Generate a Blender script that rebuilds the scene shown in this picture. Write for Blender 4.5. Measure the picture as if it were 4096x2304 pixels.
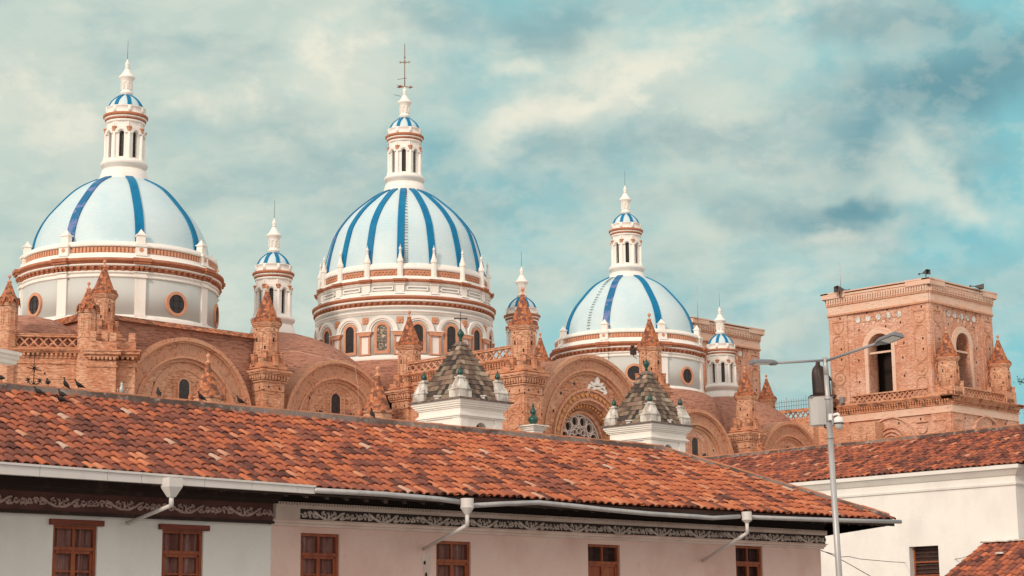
import bpy, bmesh, math, random
from mathutils import Vector, Matrix
R = math.radians
PI = math.pi
random.seed(7)
for o in list(bpy.data.objects): bpy.data.objects.remove(o)
sc = bpy.context.scene

# ------------------------------------------------------------------ camera
FPX = 7424.3; PITCH = .18834802; ROLL = -.00919288; CZ = 3.0
_f = Vector((0, math.cos(PITCH), math.sin(PITCH))); _u = Vector((0, -math.sin(PITCH), math.cos(PITCH))); _x = Vector((1, 0, 0))
XR = _x*math.cos(ROLL) + _u*math.sin(ROLL); UR = -_x*math.sin(ROLL) + _u*math.cos(ROLL)
CAM = Vector((0, 0, CZ))
cd = bpy.data.cameras.new('camera'); cam = bpy.data.objects.new('camera', cd); sc.collection.objects.link(cam)
cd.sensor_width = 36; cd.lens = FPX/4096*36; cd.clip_start = .5; cd.clip_end = 6000
cam.matrix_world = Matrix(((XR.x, UR.x, -_f.x, 0), (XR.y, UR.y, -_f.y, 0), (XR.z, UR.z, -_f.z, CZ), (0, 0, 0, 1)))
sc.camera = cam
sc.render.resolution_x = 1024; sc.render.resolution_y = 576
sc.view_settings.view_transform = 'Standard'; sc.view_settings.look = 'None'
sc.view_settings.gamma = 1; sc.view_settings.use_curve_mapping = False
sc.view_settings.exposure = 0.06

def ray(px, py):
    d = _f*FPX + XR*(px-2048) + UR*(1152-py)
    return d/d.y
def at(px, py, Y): return CAM + ray(px, py)*Y
def mpp(py, Y): return Y/(_f.y*FPX + UR.y*(1152-py))      # metres per photo pixel across, at forward distance Y
def lin(r, g, b):
    c = []
    for v in (r, g, b):
        v /= 255
        c.append(v/12.92 if v <= .04045 else ((v+.055)/1.055)**2.4)
    return (*c, 1)

# ------------------------------------------------------------------ sun and sky
SUN_TO = Vector((-.50, -.78, .45)).normalized()
sl = bpy.data.lights.new('sun', 'SUN'); sl.energy = 2.15; sl.angle = R(9); sl.color = (1, .85, .70)
so = bpy.data.objects.new('sun', sl); sc.collection.objects.link(so)
so.rotation_euler = SUN_TO.to_track_quat('Z', 'Y').to_euler()
world = bpy.data.worlds.new('World'); sc.world = world; world.use_nodes = True
nt = world.node_tree; nt.nodes.clear()
def N(tree, t, **k):
    n = tree.nodes.new(t)
    for a, b in k.items(): setattr(n, a, b)
    return n
def sky():
    L = nt.links.new
    out = N(nt, 'ShaderNodeOutputWorld'); bg = N(nt, 'ShaderNodeBackground'); L(bg.outputs[0], out.inputs[0])
    st = N(nt, 'ShaderNodeTexSky'); st.sky_type = 'NISHITA'; st.sun_disc = False
    el = math.asin(SUN_TO.z); st.sun_elevation = el; st.sun_rotation = math.atan2(SUN_TO.x, SUN_TO.y)
    st.altitude = 2500; st.air_density = 1; st.dust_density = 2; st.ozone_density = 1.5
    tc = N(nt, 'ShaderNodeTexCoord')
    def mul(a, f):
        m = N(nt, 'ShaderNodeVectorMath', operation='MULTIPLY'); L(a, m.inputs[0]); m.inputs[1].default_value = f; return m.outputs[0]
    def mix(f, a, b, mode='MIX'):
        m = N(nt, 'ShaderNodeMix', data_type='RGBA', blend_type=mode)
        for s, v in ((0, f), (6, a), (7, b)):
            if isinstance(v, (tuple, float, int)): m.inputs[s].default_value = v
            else: L(v, m.inputs[s])
        return m.outputs[2]
    def noise(sc_, stretch, det=6, rough=.55, w=0.0, dist=0.0, off=(0, 0, 0)):
        m = N(nt, 'ShaderNodeMapping'); L(tc.outputs['Generated'], m.inputs[0]); m.inputs['Scale'].default_value = stretch
        m.inputs['Location'].default_value = off; m.inputs['Rotation'].default_value = (0, R(w), 0)
        n = N(nt, 'ShaderNodeTexNoise'); L(m.outputs[0], n.inputs['Vector']); n.inputs['Scale'].default_value = sc_
        n.inputs['Detail'].default_value = det; n.inputs['Roughness'].default_value = rough; n.inputs['Distortion'].default_value = dist
        return n.outputs[0]
    def ramp(f, lo, hi, interp='EASE'):
        r = N(nt, 'ShaderNodeValToRGB'); L(f, r.inputs[0]); r.color_ramp.interpolation = interp
        r.color_ramp.elements[0].position = lo; r.color_ramp.elements[1].position = hi; return r.outputs[0]
    def math_(op, a, b):
        m = N(nt, 'ShaderNodeMath', operation=op)
        for i, v in enumerate((a, b)):
            if isinstance(v, (float, int)): m.inputs[i].default_value = v
            else: L(v, m.inputs[i])
        return m.outputs[0]
    nrm = N(nt, 'ShaderNodeVectorMath', operation='NORMALIZE'); L(tc.outputs['Generated'], nrm.inputs[0])
    warp = N(nt, 'ShaderNodeTexNoise'); L(nrm.outputs[0], warp.inputs['Vector']); warp.inputs['Scale'].default_value = 9; warp.inputs['Detail'].default_value = 5
    ws = N(nt, 'ShaderNodeVectorMath', operation='SUBTRACT'); L(warp.outputs['Color'], ws.inputs[0]); ws.inputs[1].default_value = (.5, .5, .5)
    wm = mul(ws.outputs[0], (.22, .2, .13))
    wa = N(nt, 'ShaderNodeVectorMath', operation='ADD'); L(nrm.outputs[0], wa.inputs[0]); L(wm, wa.inputs[1])
    def bank(px, py, wx, wz, tilt=0):       # a cloud bank in a direction of the sky, edges broken by the warp
        d = ray(px, py).normalized()
        m = N(nt, 'ShaderNodeVectorMath', operation='SUBTRACT'); L(wa.outputs[0], m.inputs[0]); m.inputs[1].default_value = d
        r = N(nt, 'ShaderNodeVectorRotate', rotation_type='Y_AXIS'); L(m.outputs[0], r.inputs['Vector']); r.inputs['Angle'].default_value = R(tilt)
        s = mul(r.outputs[0], (FPX/wx, 2, FPX/wz))
        ln = N(nt, 'ShaderNodeVectorMath', operation='LENGTH'); L(s, ln.inputs[0])
        mr = N(nt, 'ShaderNodeMapRange', interpolation_type='SMOOTHERSTEP'); L(ln.outputs['Value'], mr.inputs[0])
        mr.inputs[1].default_value = 0; mr.inputs[2].default_value = 1.35; mr.inputs[3].default_value = 1; mr.inputs[4].default_value = 0
        return mr.outputs[0]
    sk = mul(st.outputs[0], (.10, .10, .10))
    teal = mix(.92, sk, lin(134, 199, 203))
    # veil thickness: heavy on the left, thin to the upper right
    sep = N(nt, 'ShaderNodeSeparateXYZ'); L(nrm.outputs[0], sep.inputs[0])
    veil_n = noise(7.5, (1, 1, 1.8), 9, .58, 10, .15)
    lr = N(nt, 'ShaderNodeMapRange'); L(sep.outputs[0], lr.inputs[0]); lr.inputs[1].default_value = -.28; lr.inputs[2].default_value = .28; lr.inputs[3].default_value = .30; lr.inputs[4].default_value = -.03
    vn = math_('ADD', veil_n, lr.outputs[0])
    veil = ramp(vn, .40, .70)
    c1 = mix(veil, teal, lin(190, 207, 198))
    # darker slate undersides
    dn = ramp(noise(7, (1, 1, 2.6), 7, .6, 10, .2, (3, 1, 2)), .47, .68)
    dk = math_('MULTIPLY', dn, .55)
    c2 = mix(dk, c1, lin(142, 174, 176))
    for px, py, wx, wz, tl, k in ((3850, 480, 700, 230, 12, 1.0), (3300, 880, 620, 130, -3, .65), (1900, 660, 800, 180, -8, .3), (3560, 160, 420, 170, -20, .75), (700, 520, 700, 120, 0, .2), (2350, 90, 300, 140, 0, .5), (3300, 820, 300, 80, 0, 1.0), (2950, 560, 500, 90, 10, .5), (1500, 520, 500, 120, -5, .2), (250, 640, 500, 90, 0, .15)):
        c2 = mix(math_('MULTIPLY', bank(px, py, wx, wz, tl), k), c2, lin(108, 154, 164))
    # cream sun-facing tops
    fine = ramp(noise(15, (1, 1, 1.5), 10, .58, 6, .1, (1, 4, 0)), .42, .57)
    pieces = None
    for px, py, wx, wz, tl, k in ((1160, 260, 520, 260, 14, 1.15), (900, 380, 700, 160, 10, .8), (2300, 480, 600, 150, 14, 1.0), (2750, 330, 900, 260, 12, .95), (3050, 80, 700, 110, 4, .6), (60, 420, 620, 420, 0, .8), (1500, 80, 700, 110, 0, .5),
                                 (3850, 740, 520, 110, -6, .6), (3300, 950, 420, 60, 6, .5), (2100, 250, 200, 60, -10, .7), (3100, 1330, 520, 90, 0, .5), (300, 120, 600, 100, 4, .4), (980, 1080, 300, 90, 0, .6), (3000, 560, 500, 120, 8, .45), (2350, 1120, 300, 120, 0, .35)):
        b = math_('MULTIPLY', bank(px, py, wx, wz, tl), k)
        pieces = b if pieces is None else math_('MAXIMUM', pieces, b)
    gen = math_('MULTIPLY', ramp(noise(8.5, (1, 1, 2.4), 8, .58, 14, .3, (7, 2, 5)), .52, .72), .45)
    cm = math_('MAXIMUM', math_('MULTIPLY', pieces, math_('ADD', math_('MULTIPLY', fine, .62), .38)), gen)
    c3 = mix(cm, c2, lin(234, 231, 213))
    mot = ramp(noise(30, (1, 1, 1.5), 9, .58, 6, .1, (5, 1, 3)), .47, .60)
    c3 = mix(math_('MULTIPLY', mot, .18), c3, lin(226, 226, 209))
    mot2 = ramp(noise(17, (1, 1, 1.7), 9, .58, 6, .1, (9, 6, 3)), .50, .62)
    c3 = mix(math_('MULTIPLY', mot2, .20), c3, lin(132, 174, 182))
    back = N(nt, 'ShaderNodeMapRange', interpolation_type='SMOOTHSTEP'); L(sep.outputs[1], back.inputs[0]); back.inputs[1].default_value = .75; back.inputs[2].default_value = -.1; back.inputs[3].default_value = 0; back.inputs[4].default_value = .9
    c3 = mix(back.outputs[0], c3, (1.12, 1.01, .93, 1))
    L(c3, bg.inputs[0]); bg.inputs[1].default_value = 1.0
sky()

# ------------------------------------------------------------------ materials
MATS = {}
def mat(name, col, rough=.8, spots=(), bump=0, bscale=20, tint=None, spec=.3, metal=0, stretch=(1, 1, 1), island=0):
    m = bpy.data.materials.new(name); m.use_nodes = True; t = m.node_tree; L = t.links.new
    b = t.nodes['Principled BSDF']; b.inputs['Roughness'].default_value = rough; b.inputs['Specular IOR Level'].default_value = spec; b.inputs['Metallic'].default_value = metal
    tc = N(t, 'ShaderNodeTexCoord')
    cur = None
    if tint:
        a = N(t, 'ShaderNodeAttribute'); a.attribute_name = 'tint'
        cr = N(t, 'ShaderNodeValToRGB'); L(a.outputs['Fac'], cr.inputs[0]); cr.color_ramp.interpolation = 'LINEAR'
        e = cr.color_ramp.elements; e[0].position = tint[0][0]; e[0].color = tint[0][1]; e[1].position = tint[-1][0]; e[1].color = tint[-1][1]
        for p, c in tint[1:-1]: x = e.new(p); x.color = c
        cur = cr.outputs[0]
    else:
        rgb = N(t, 'ShaderNodeRGB'); rgb.outputs[0].default_value = col if len(col) == 4 else (*col, 1); cur = rgb.outputs[0]
    for (scale, st, c2, lo, hi, amt) in spots:
        mp = N(t, 'ShaderNodeMapping'); L(tc.outputs['Object'], mp.inputs[0]); mp.inputs['Scale'].default_value = st
        n = N(t, 'ShaderNodeTexNoise'); L(mp.outputs[0], n.inputs['Vector']); n.inputs['Scale'].default_value = scale; n.inputs['Detail'].default_value = 5; n.inputs['Roughness'].default_value = .62
        r = N(t, 'ShaderNodeMapRange'); L(n.outputs[0], r.inputs[0]); r.inputs[1].default_value = lo; r.inputs[2].default_value = hi; r.inputs[3].default_value = 0; r.inputs[4].default_value = amt
        mx = N(t, 'ShaderNodeMix', data_type='RGBA'); L(r.outputs[0], mx.inputs[0]); L(cur, mx.inputs[6]); mx.inputs[7].default_value = c2 if len(c2) == 4 else (*c2, 1)
        cur = mx.outputs[2]
    L(cur, b.inputs['Base Color'])
    if bump:
        mp = N(t, 'ShaderNodeMapping'); L(tc.outputs['Object'], mp.inputs[0]); mp.inputs['Scale'].default_value = stretch
        n = N(t, 'ShaderNodeTexNoise'); L(mp.outputs[0], n.inputs['Vector']); n.inputs['Scale'].default_value = bscale; n.inputs['Detail'].default_value = 4
        bp = N(t, 'ShaderNodeBump'); bp.inputs['Strength'].default_value = bump; bp.inputs['Distance'].default_value = .05; L(n.outputs[0], bp.inputs['Height']); L(bp.outputs[0], b.inputs['Normal'])
    MATS[name] = m; return m
H_ = (1, 1, 9)
brick = mat('brick', (.54, .235, .13), .9, [(.35, (1, 1, 1), (.68, .41, .27), .40, .60, .85), (1.3, H_, (.46, .19, .11), .48, .62, .8), (2.4, (1.1, 1.1, 5), (.20, .075, .045), .51, .58, .60), (3.0, (.9, .9, 3), (.72, .44, .30), .52, .60, .6), (.5, (1, 1, .6), (.24, .11, .07), .60, .78, .5)], .8, 4, stretch=(1, 1, 8))
brick_pink = mat('brick_pink', (.56, .26, .16), .9, [(.3, (1, 1, 1), (.70, .45, .34), .42, .60, .85), (1.2, H_, (.48, .21, .135), .48, .62, .75), (2.4, (1.1, 1.1, 5), (.24, .095, .06), .51, .58, .55), (3.0, (.9, .9, 3), (.74, .47, .34), .52, .60, .6), (.35, (1, 1, 1), (.50, .19, .10), .56, .70, .6)], .8, 4, stretch=(1, 1, 8))
brick_pale = mat('brick_pale', (.68, .44, .33), .9, [(.6, (1, 1, 1), (.66, .50, .40), .42, .62, .8), (1.2, (1, 1, 5), (.40, .20, .12), .55, .7, .7), (2.0, (1, 1, 2), (.10, .07, .05), .66, .8, .6)], .4, 5)
stained = mat('stained_brick', (.52, .22, .12), .9, [(1.2, (1, 1, 6), (.62, .34, .21), .45, .6, .8), (1.4, (1, 1, 1.2), (.08, .045, .035), .50, .66, .8)], .6, 5, stretch=(1, 1, 5))
vault = mat('vault_brick', (.43, .20, .135), .95, [(.4, (1, 1, 1), (.44, .215, .15), .42, .60, .9), (1.6, H_, (.22, .095, .068), .48, .62, .8), (1.25, (1.1, 1.1, 8), (.15, .07, .05), .53, .62, .75), (.6, (1, 1, .7), (.11, .06, .05), .58, .76, .7)], .8, 5, stretch=(1, 1, 8))
radial = mat('arch_brick', (.57, .275, .17), .9, [(4.5, (1, 1, 1), (.26, .11, .07), .53, .60, .8), (.5, (1, 1, 1), (.52, .30, .19), .42, .62, .7)], .5, 6)
carved = mat('carved_terracotta', (.56, .26, .11), .85, [(2.5, (1, 1, 1), (.36, .14, .05), .5, .62, .8)], .6, 6)
rust = mat('rust_brick', (.42, .16, .085), .85, [(1.5, (1, 1, 1), (.30, .10, .055), .45, .62, .7), (6, (1, 1, 3), (.56, .27, .17), .55, .7, .6)], .3, 8)
terra = mat('terracotta_trim', (.60, .30, .19), .85, [(2, (1, 1, 1), (.50, .21, .11), .45, .65, .7)], .3, 8)
white = mat('white_paint', (.80, .76, .71), .7, [(.8, (1, 1, .5), (.66, .61, .55), .5, .75, .6), (2.2, (1, 1, .35), (.46, .40, .34), .62, .8, .5)], .1, 10)
grey = mat('grey_white_wall', (.52, .535, .515), .8, [(.4, (1, 1, .4), (.47, .47, .45), .45, .7, .6)], .1, 8)
domew = mat('dome_glazed_tile', (.52, .64, .67), .5, [(.3, (1, 1, 1), (.40, .58, .65), .42, .66, .7), (2.5, (1, 1, 6), (.68, .70, .68), .5, .7, .5)], .06, 6, stretch=(1, 1, 8), spec=.4)
blue = mat('blue_tile', (.0, .165, .33), .5, [(1.2, (1, 1, 1), (.0, .125, .28), .45, .65, .8), (4, (1, 1, 3), (.0, .18, .37), .55, .7, .6)], .1, 8, spec=.2)
blue_old = mat('blue_patched_tile', (.0, .12, .28), .5, [(.9, (1, 1, 1), (.17, .19, .42), .54, .58, .7)], .1, 8, spec=.4)
cone = mat('cone_tile', (.40, .135, .060), .85, [(3.0, (1, 1, 1.3), (.56, .24, .12), .52, .58, .9), (2.6, (1, 1, 1.2), (.13, .055, .042), .48, .56, .9), (1.0, (1, 1, .8), (.06, .04, .035), .57, .70, .7)], .5, 6)
glass = mat('dark_glass', (.020, .018, .020), .35, [(9, (1, 1, 1), (.06, .045, .04), .55, .6, .8)], .1, 12, spec=.35)
stainglass = mat('stained_glass', (.05, .04, .035), .3, [(5, (1, 1, 1), (.55, .40, .25), .50, .60, .9), (9, (1, 1, 1), (.7, .62, .5), .62, .66, .9)], .2, 12, spec=.5)
darkroom = mat('dark_inside', (.035, .022, .018), .95)
iron = mat('dark_iron', (.045, .030, .026), .6, [(6, (1, 1, 1), (.12, .055, .035), .5, .65, .7)], 0, metal=.2)
rustmetal = mat('rusty_metal', (.22, .09, .05), .7, [(4, (1, 1, 1), (.10, .05, .035), .5, .65, .8)], .1, 10)
bronze = mat('bronze', (.030, .020, .018), .5, [(1.2, (1, 1, .4), (.07, .04, .032), .45, .65, .8)], .6, 3, stretch=(1, 1, .25), metal=.1)
galv = mat('galvanised', (.42, .41, .41), .45, [(3, (1, 1, .3), (.30, .29, .29), .45, .65, .6)], .05, 10, metal=.35)
lampgrey = mat('lamp_grey', (.27, .27, .285), .5, [(4, (1, 1, 1), (.26, .27, .28), .45, .65, .5)], metal=.2)
horngrey = mat('horn_grey', (.10, .085, .08), .7)
headgrey = mat('lamp_head_grey', (.20, .20, .215), .5, metal=.1)
cabgrey = mat('cabinet_grey', (.44, .43, .42), .6, [(2, (1, 1, .5), (.36, .35, .34), .45, .65, .6)])
pvc = mat('painted_sheet', (.60, .57, .55), .55, [(1.4, (1, 1, .5), (.50, .47, .45), .5, .7, .6)], .05, 6)
camwhite = mat('camera_plastic', (.70, .69, .67), .4)
housew = mat('plaster_white', (.75, .735, .70), .9, [(.7, (1, 1, .6), (.62, .60, .575), .45, .7, .7), (.35, (1, 1, 1), (.76, .74, .70), .5, .7, .6), (14, (1, 1, 1), (.62, .60, .57), .5, .7, .3)], .12, 7)
housep = mat('plaster_pink', (.72, .53, .47), .9, [(.45, (1, 1, .7), (.60, .38, .32), .45, .68, .8), (.9, (1, .7, 1.6), (.72, .56, .47), .52, .7, .7), (3, (1, 1, .6), (.46, .26, .20), .66, .78, .5), (14, (1, 1, 1), (.60, .42, .36), .5, .7, .3)], .15, 7)
trimp = mat('plaster_trim', (.66, .54, .49), .9, [(1, (1, 1, 1), (.47, .35, .30), .45, .7, .7)], .1, 8)
ornam = mat('ornament_plaster', (.62, .52, .47), .9, [(2, (1, 1, 1), (.48, .38, .34), .45, .7, .7)], .2, 8)
ornamp = mat('ornament_faded', (.50, .36, .33), .9, [(2, (1, 1, 1), (.34, .21, .18), .45, .7, .7)], .2, 8)
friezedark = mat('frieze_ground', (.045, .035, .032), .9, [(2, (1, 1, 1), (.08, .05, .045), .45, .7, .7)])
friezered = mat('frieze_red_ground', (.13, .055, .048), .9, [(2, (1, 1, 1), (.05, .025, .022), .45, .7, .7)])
wood = mat('window_wood', (.28, .075, .030), .6, [(1.6, (4, 4, .6), (.16, .035, .018), .45, .65, .8), (1.2, (1, 1, 1), (.40, .13, .05), .52, .7, .6)], .15, 8)
wooddk = mat('lintel_wood', (.20, .05, .03), .7, [(2, (.5, .5, 4), (.12, .03, .02), .45, .65, .8)], .2, 8)
eaveshade = mat('eave_shade', (.020, .014, .012), .9)  # near-black colour standing in for the shade under the eave
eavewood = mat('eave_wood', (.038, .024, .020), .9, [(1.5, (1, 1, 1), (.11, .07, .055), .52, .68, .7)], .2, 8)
curtain = mat('curtain', (.21, .085, .07), .6, [(1.2, (3, 3, .9), (.30, .17, .14), .48, .62, .8), (2, (4, 4, .5), (.06, .025, .02), .55, .7, .8)], .3, 6, spec=.5)
mortar = mat('ridge_mortar', (.20, .155, .135), .95, [(.35, (1, 1, 1), (.085, .055, .045), .46, .56, .9), (.9, (1, 1, 1), (.07, .045, .04), .50, .62, .8), (4, (1, 1, 1), (.34, .28, .25), .54, .66, .8), (1.5, (1, 1, 1), (.36, .14, .07), .56, .66, .6)], .5, 10)
capt = mat('ridge_cap', (.42, .17, .09), .85, [(1.2, (1, 1, 1), (.34, .12, .055), .48, .62, .8), (4, (1, 1, 1), (.20, .10, .07), .58, .7, .7)], .3, 8)
weather = mat('weathered_white', (.66, .63, .58), .85, [(2.2, (1, 1, .5), (.30, .26, .23), .44, .60, .85), (5, (1, 1, .7), (.13, .11, .10), .56, .68, .8)], .25, 8)
greenglaze = mat('green_glaze', (.012, .075, .055), .3, [(6, (1, 1, 1), (.006, .035, .03), .45, .6, .8)], spec=.5)
leafm = mat('foliage', (.035, .055, .030), .8, [(2, (1, 1, 1), (.07, .09, .04), .45, .65, .8)])
bark = mat('bark', (.10, .06, .04), .9)
asphalt = mat('asphalt', (.05, .05, .05), .9, [(.5, (1, 1, 1), (.07, .065, .06), .45, .65, .8)])
pave = mat('paving', (.48, .44, .40), .9, [(.8, (1, 1, 1), (.32, .28, .25), .45, .65, .8)])
feather = mat('pigeon_feather', (.018, .015, .017), .8, [(7, (1, 1, 1), (.05, .045, .05), .5, .62, .6)], .2, 20)
tileramp = [(0, (.05, .024, .024, 1)), (.10, (.11, .042, .034, 1)), (.25, (.20, .072, .052, 1)), (.42, (.33, .103, .060, 1)), (.6, (.45, .134, .062, 1)), (.78, (.54, .190, .092, 1)), (.9, (.52, .26, .17, 1)), (1, (.52, .37, .29, 1))]
rooftile = mat('clay_tile', None, .85, [(2.2, (1, 1, 1), (.13, .06, .045), .56, .74, .60), (11, (1, 1, 1), (.50, .22, .13), .56, .72, .30)], .25, 14, tint=tileramp)
under = mat('roof_underlay', (.05, .025, .02), .95)
slateramp = [(0, (.030, .028, .028, 1)), (.25, (.075, .052, .042, 1)), (.45, (.145, .095, .068, 1)), (.65, (.22, .145, .105, 1)), (.82, (.22, .18, .12, 1)), (1, (.38, .29, .22, 1))]
oldtile = mat('old_glazed_tile', None, .7, [(4, (1, 1, 1), (.06, .045, .035), .55, .7, .7)], .3, 12, tint=slateramp)
woodlouv = mat('louvre', (.035, .014, .012), .7, [(2, (1, 1, 8), (.09, .03, .02), .5, .65, .8)])

# ------------------------------------------------------------------ mesh building
def Rz(a): return Matrix.Rotation(a, 4, 'Z')
def T(x, y, z=0): return Matrix.Translation((x, y, z))
class MB:
    def __init__(s, M=None): s.v = []; s.f = []; s.t = []; s.M = M or Matrix(); s.tint = .5; s.sm = []; s.smooth = False
    def add(s, vs, fs):
        b = len(s.v); M = s.M
        s.v += [tuple(M @ Vector(v)) for v in vs]; s.f += [tuple(b+i for i in f) for f in fs]; s.t += [s.tint]*len(fs); s.sm += [s.smooth]*len(fs)
    def box(s, x0, x1, y0, y1, z0, z1):
        s.add([(x0, y0, z0), (x1, y0, z0), (x1, y1, z0), (x0, y1, z0), (x0, y0, z1), (x1, y0, z1), (x1, y1, z1), (x0, y1, z1)],
              [(0, 3, 2, 1), (4, 5, 6, 7), (0, 1, 5, 4), (1, 2, 6, 5), (2, 3, 7, 6), (3, 0, 4, 7)])
    def frustum(s, cx, cy, a0, z0, a1, z1):
        s.add([(cx-a0, cy-a0, z0), (cx+a0, cy-a0, z0), (cx+a0, cy+a0, z0), (cx-a0, cy+a0, z0), (cx-a1, cy-a1, z1), (cx+a1, cy-a1, z1), (cx+a1, cy+a1, z1), (cx-a1, cy+a1, z1)],
              [(0, 3, 2, 1), (4, 5, 6, 7), (0, 1, 5, 4), (1, 2, 6, 5), (2, 3, 7, 6), (3, 0, 4, 7)])
    def lathe(s, prof, n=32, c=(0, 0), a0=0., arc=2*PI, smooth=None):
        full = abs(arc-2*PI) < 1e-6; m = n if full else n+1
        vs = []
        for r, z in prof:
            for i in range(m):
                a = a0+arc*i/n; vs.append((c[0]+r*math.sin(a), c[1]-r*math.cos(a), z))
        fs = []
        for j in range(len(prof)-1):
            for i in range(n):
                k = (i+1) % m if full else i+1
                fs.append((j*m+i, j*m+k, (j+1)*m+k, (j+1)*m+i))
        if full:
            if prof[0][0] > 1e-4: fs.append(tuple(reversed(range(m))))
            if prof[-1][0] > 1e-4: fs.append(tuple((len(prof)-1)*m+i for i in range(m)))
        o = s.smooth
        if smooth is not None: s.smooth = smooth
        s.add(vs, fs); s.smooth = o
    def tube(s, path, r, n=6, r1=None, cap=True):
        path = [Vector(p) for p in path]; vs = []; m = len(path)
        up = Vector((0, 0, 1))
        for i, p in enumerate(path):
            d = (path[min(i+1, m-1)]-path[max(i-1, 0)]).normalized()
            a = d.cross(up)
            if a.length < 1e-3: a = d.cross(Vector((1, 0, 0)))
            a.normalize(); b = d.cross(a)
            rr = r if r1 is None else r+(r1-r)*i/(m-1)
            for k in range(n):
                t = 2*PI*k/n; vs.append(tuple(p+a*rr*math.cos(t)+b*rr*math.sin(t)))
        fs = [(j*n+i, j*n+(i+1) % n, (j+1)*n+(i+1) % n, (j+1)*n+i) for j in range(m-1) for i in range(n)]
        if cap: fs += [tuple(reversed(range(n))), tuple((m-1)*n+i for i in range(n))]
        o = s.smooth; s.smooth = True; s.add(vs, fs); s.smooth = o
    def prism(s, pts, y0, y1):             # outline in x,z pushed along y
        n = len(pts); vs = [(x, y0, z) for x, z in pts]+[(x, y1, z) for x, z in pts]
        s.add(vs, [tuple(range(n)), tuple(reversed(range(n, 2*n)))]+[(i, i+n, (i+1) % n+n, (i+1) % n) for i in range(n)])
    def ring(s, cx, cz, r0, r1, y0, y1, a0=0., a1=PI, n=24):  # annular sector in x,z pushed along y
        vs = []; full = abs(a1-a0-2*PI) < 1e-6; m = n if full else n+1
        for i in range(m):
            a = a0+(a1-a0)*i/n; c, q = math.cos(a), math.sin(a)
            vs += [(cx+r0*c, y0, cz+r0*q), (cx+r1*c, y0, cz+r1*q), (cx+r1*c, y1, cz+r1*q), (cx+r0*c, y1, cz+r0*q)]
        fs = []
        for i in range(n):
            k = (i+1) % m
            for j in range(4): fs.append((4*i+j, 4*i+(j+1) % 4, 4*k+(j+1) % 4, 4*k+j))
        if not full: fs += [(0, 1, 2, 3), (4*n+3, 4*n+2, 4*n+1, 4*n)]
        s.add(vs, fs)
    def disc(s, cx, cz, r, y0, y1, n=20, rx=None):
        rx = rx or r
        s.prism([(cx+rx*math.cos(2*PI*i/n), cz+r*math.sin(2*PI*i/n)) for i in range(n)], y0, y1)
    def archp(s, cx, hw, zb, zs, y0, y1, n=12):       # solid arched slab
        s.prism([(cx-hw, zb), (cx+hw, zb)]+[(cx+hw*math.cos(PI*i/n), zs+hw*math.sin(PI*i/n)) for i in range(n+1)], y0, y1)
    def archframe(s, cx, hw, zb, zs, w, y0, y1, n=14, foot=True):
        s.ring(cx, zs, hw, hw+w, y0, y1, 0, PI, n)
        s.box(cx-hw-w, cx-hw, min(y0, y1), max(y0, y1), zb, zs); s.box(cx+hw, cx+hw+w, min(y0, y1), max(y0, y1), zb, zs)
        if foot: s.box(cx-hw-w, cx+hw+w, min(y0, y1)+.01, max(y0, y1), zb-w, zb)
    def wall(s, x0, x1, z0, z1, y, dep, holes=(), n=12):  # sheet facing -y with real openings and reveals; holes: (cx,hw,zb,zs,arched)
        xs = x0
        for cx, hw, zb, zs, ar in sorted(holes):
            a, b = cx-hw, cx+hw
            s.add([(xs, y, z0), (a, y, z0), (a, y, z1), (xs, y, z1)], [(0, 1, 2, 3)])
            if zb > z0: s.add([(a, y, z0), (b, y, z0), (b, y, zb), (a, y, zb)], [(0, 1, 2, 3)])
            pts = [(cx+hw*math.cos(PI*i/n), zs+hw*math.sin(PI*i/n)) for i in range(n+1)] if ar else [(b, zs), (a, zs)]
            for (p, q), (p2, q2) in zip(pts[:-1], pts[1:]): s.add([(p, y, q), (p, y, z1), (p2, y, z1), (p2, y, q2)], [(0, 1, 2, 3)])
            out = [(a, zb), (b, zb)]+pts
            m = len(out); s.add([(p, y, q) for p, q in out]+[(p, y+dep, q) for p, q in out], [(i, (i+1) % m, (i+1) % m+m, i+m) for i in range(m)])
            xs = b
        s.add([(xs, y, z0), (x1, y, z0), (x1, y, z1), (xs, y, z1)], [(0, 1, 2, 3)])
    def sweep(s, prof, x0, x1):            # moulding: profile of (y,z) run along x
        n = len(prof); s.add([(x0, y, z) for y, z in prof]+[(x1, y, z) for y, z in prof], [tuple(range(n)), tuple(reversed(range(n, 2*n)))]+[(i, i+n, (i+1) % n+n, (i+1) % n) for i in range(n)])
def link(o, parent=None):
    sc.collection.objects.link(o)
    if parent is not None: o.parent = parent
    return o
def part(name, mb, material, parent=None, label=None, loc=None, rot=0.):
    me = bpy.data.meshes.new(name); me.from_pydata(mb.v, [], mb.f); me.update()
    at_ = me.attributes.new('tint', 'FLOAT', 'FACE'); at_.data.foreach_set('value', mb.t)
    me.polygons.foreach_set('use_smooth', mb.sm)
    bm = bmesh.new(); bm.from_mesh(me); bmesh.ops.recalc_face_normals(bm, faces=bm.faces); bm.to_mesh(me); bm.free()
    me.materials.append(material)
    o = bpy.data.objects.new(name, me); link(o, parent)
    if loc is not None: o.location = loc
    if rot: o.rotation_euler = (0, 0, rot)
    if label: o['label'] = label
    return o
def inlay(o, mb, m):                         # surface pattern kept inside the part's own mesh, with its own material
    me = o.data; bm = bmesh.new(); bm.from_mesh(me); k = len(me.materials); me.materials.append(m)
    vs = [bm.verts.new(v) for v in mb.v]; nf = []
    for f in mb.f:
        q = bm.faces.new([vs[i] for i in f]); q.material_index = k; nf.append(q)
    bmesh.ops.recalc_face_normals(bm, faces=nf); bm.to_mesh(me); bm.free(); return o
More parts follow.
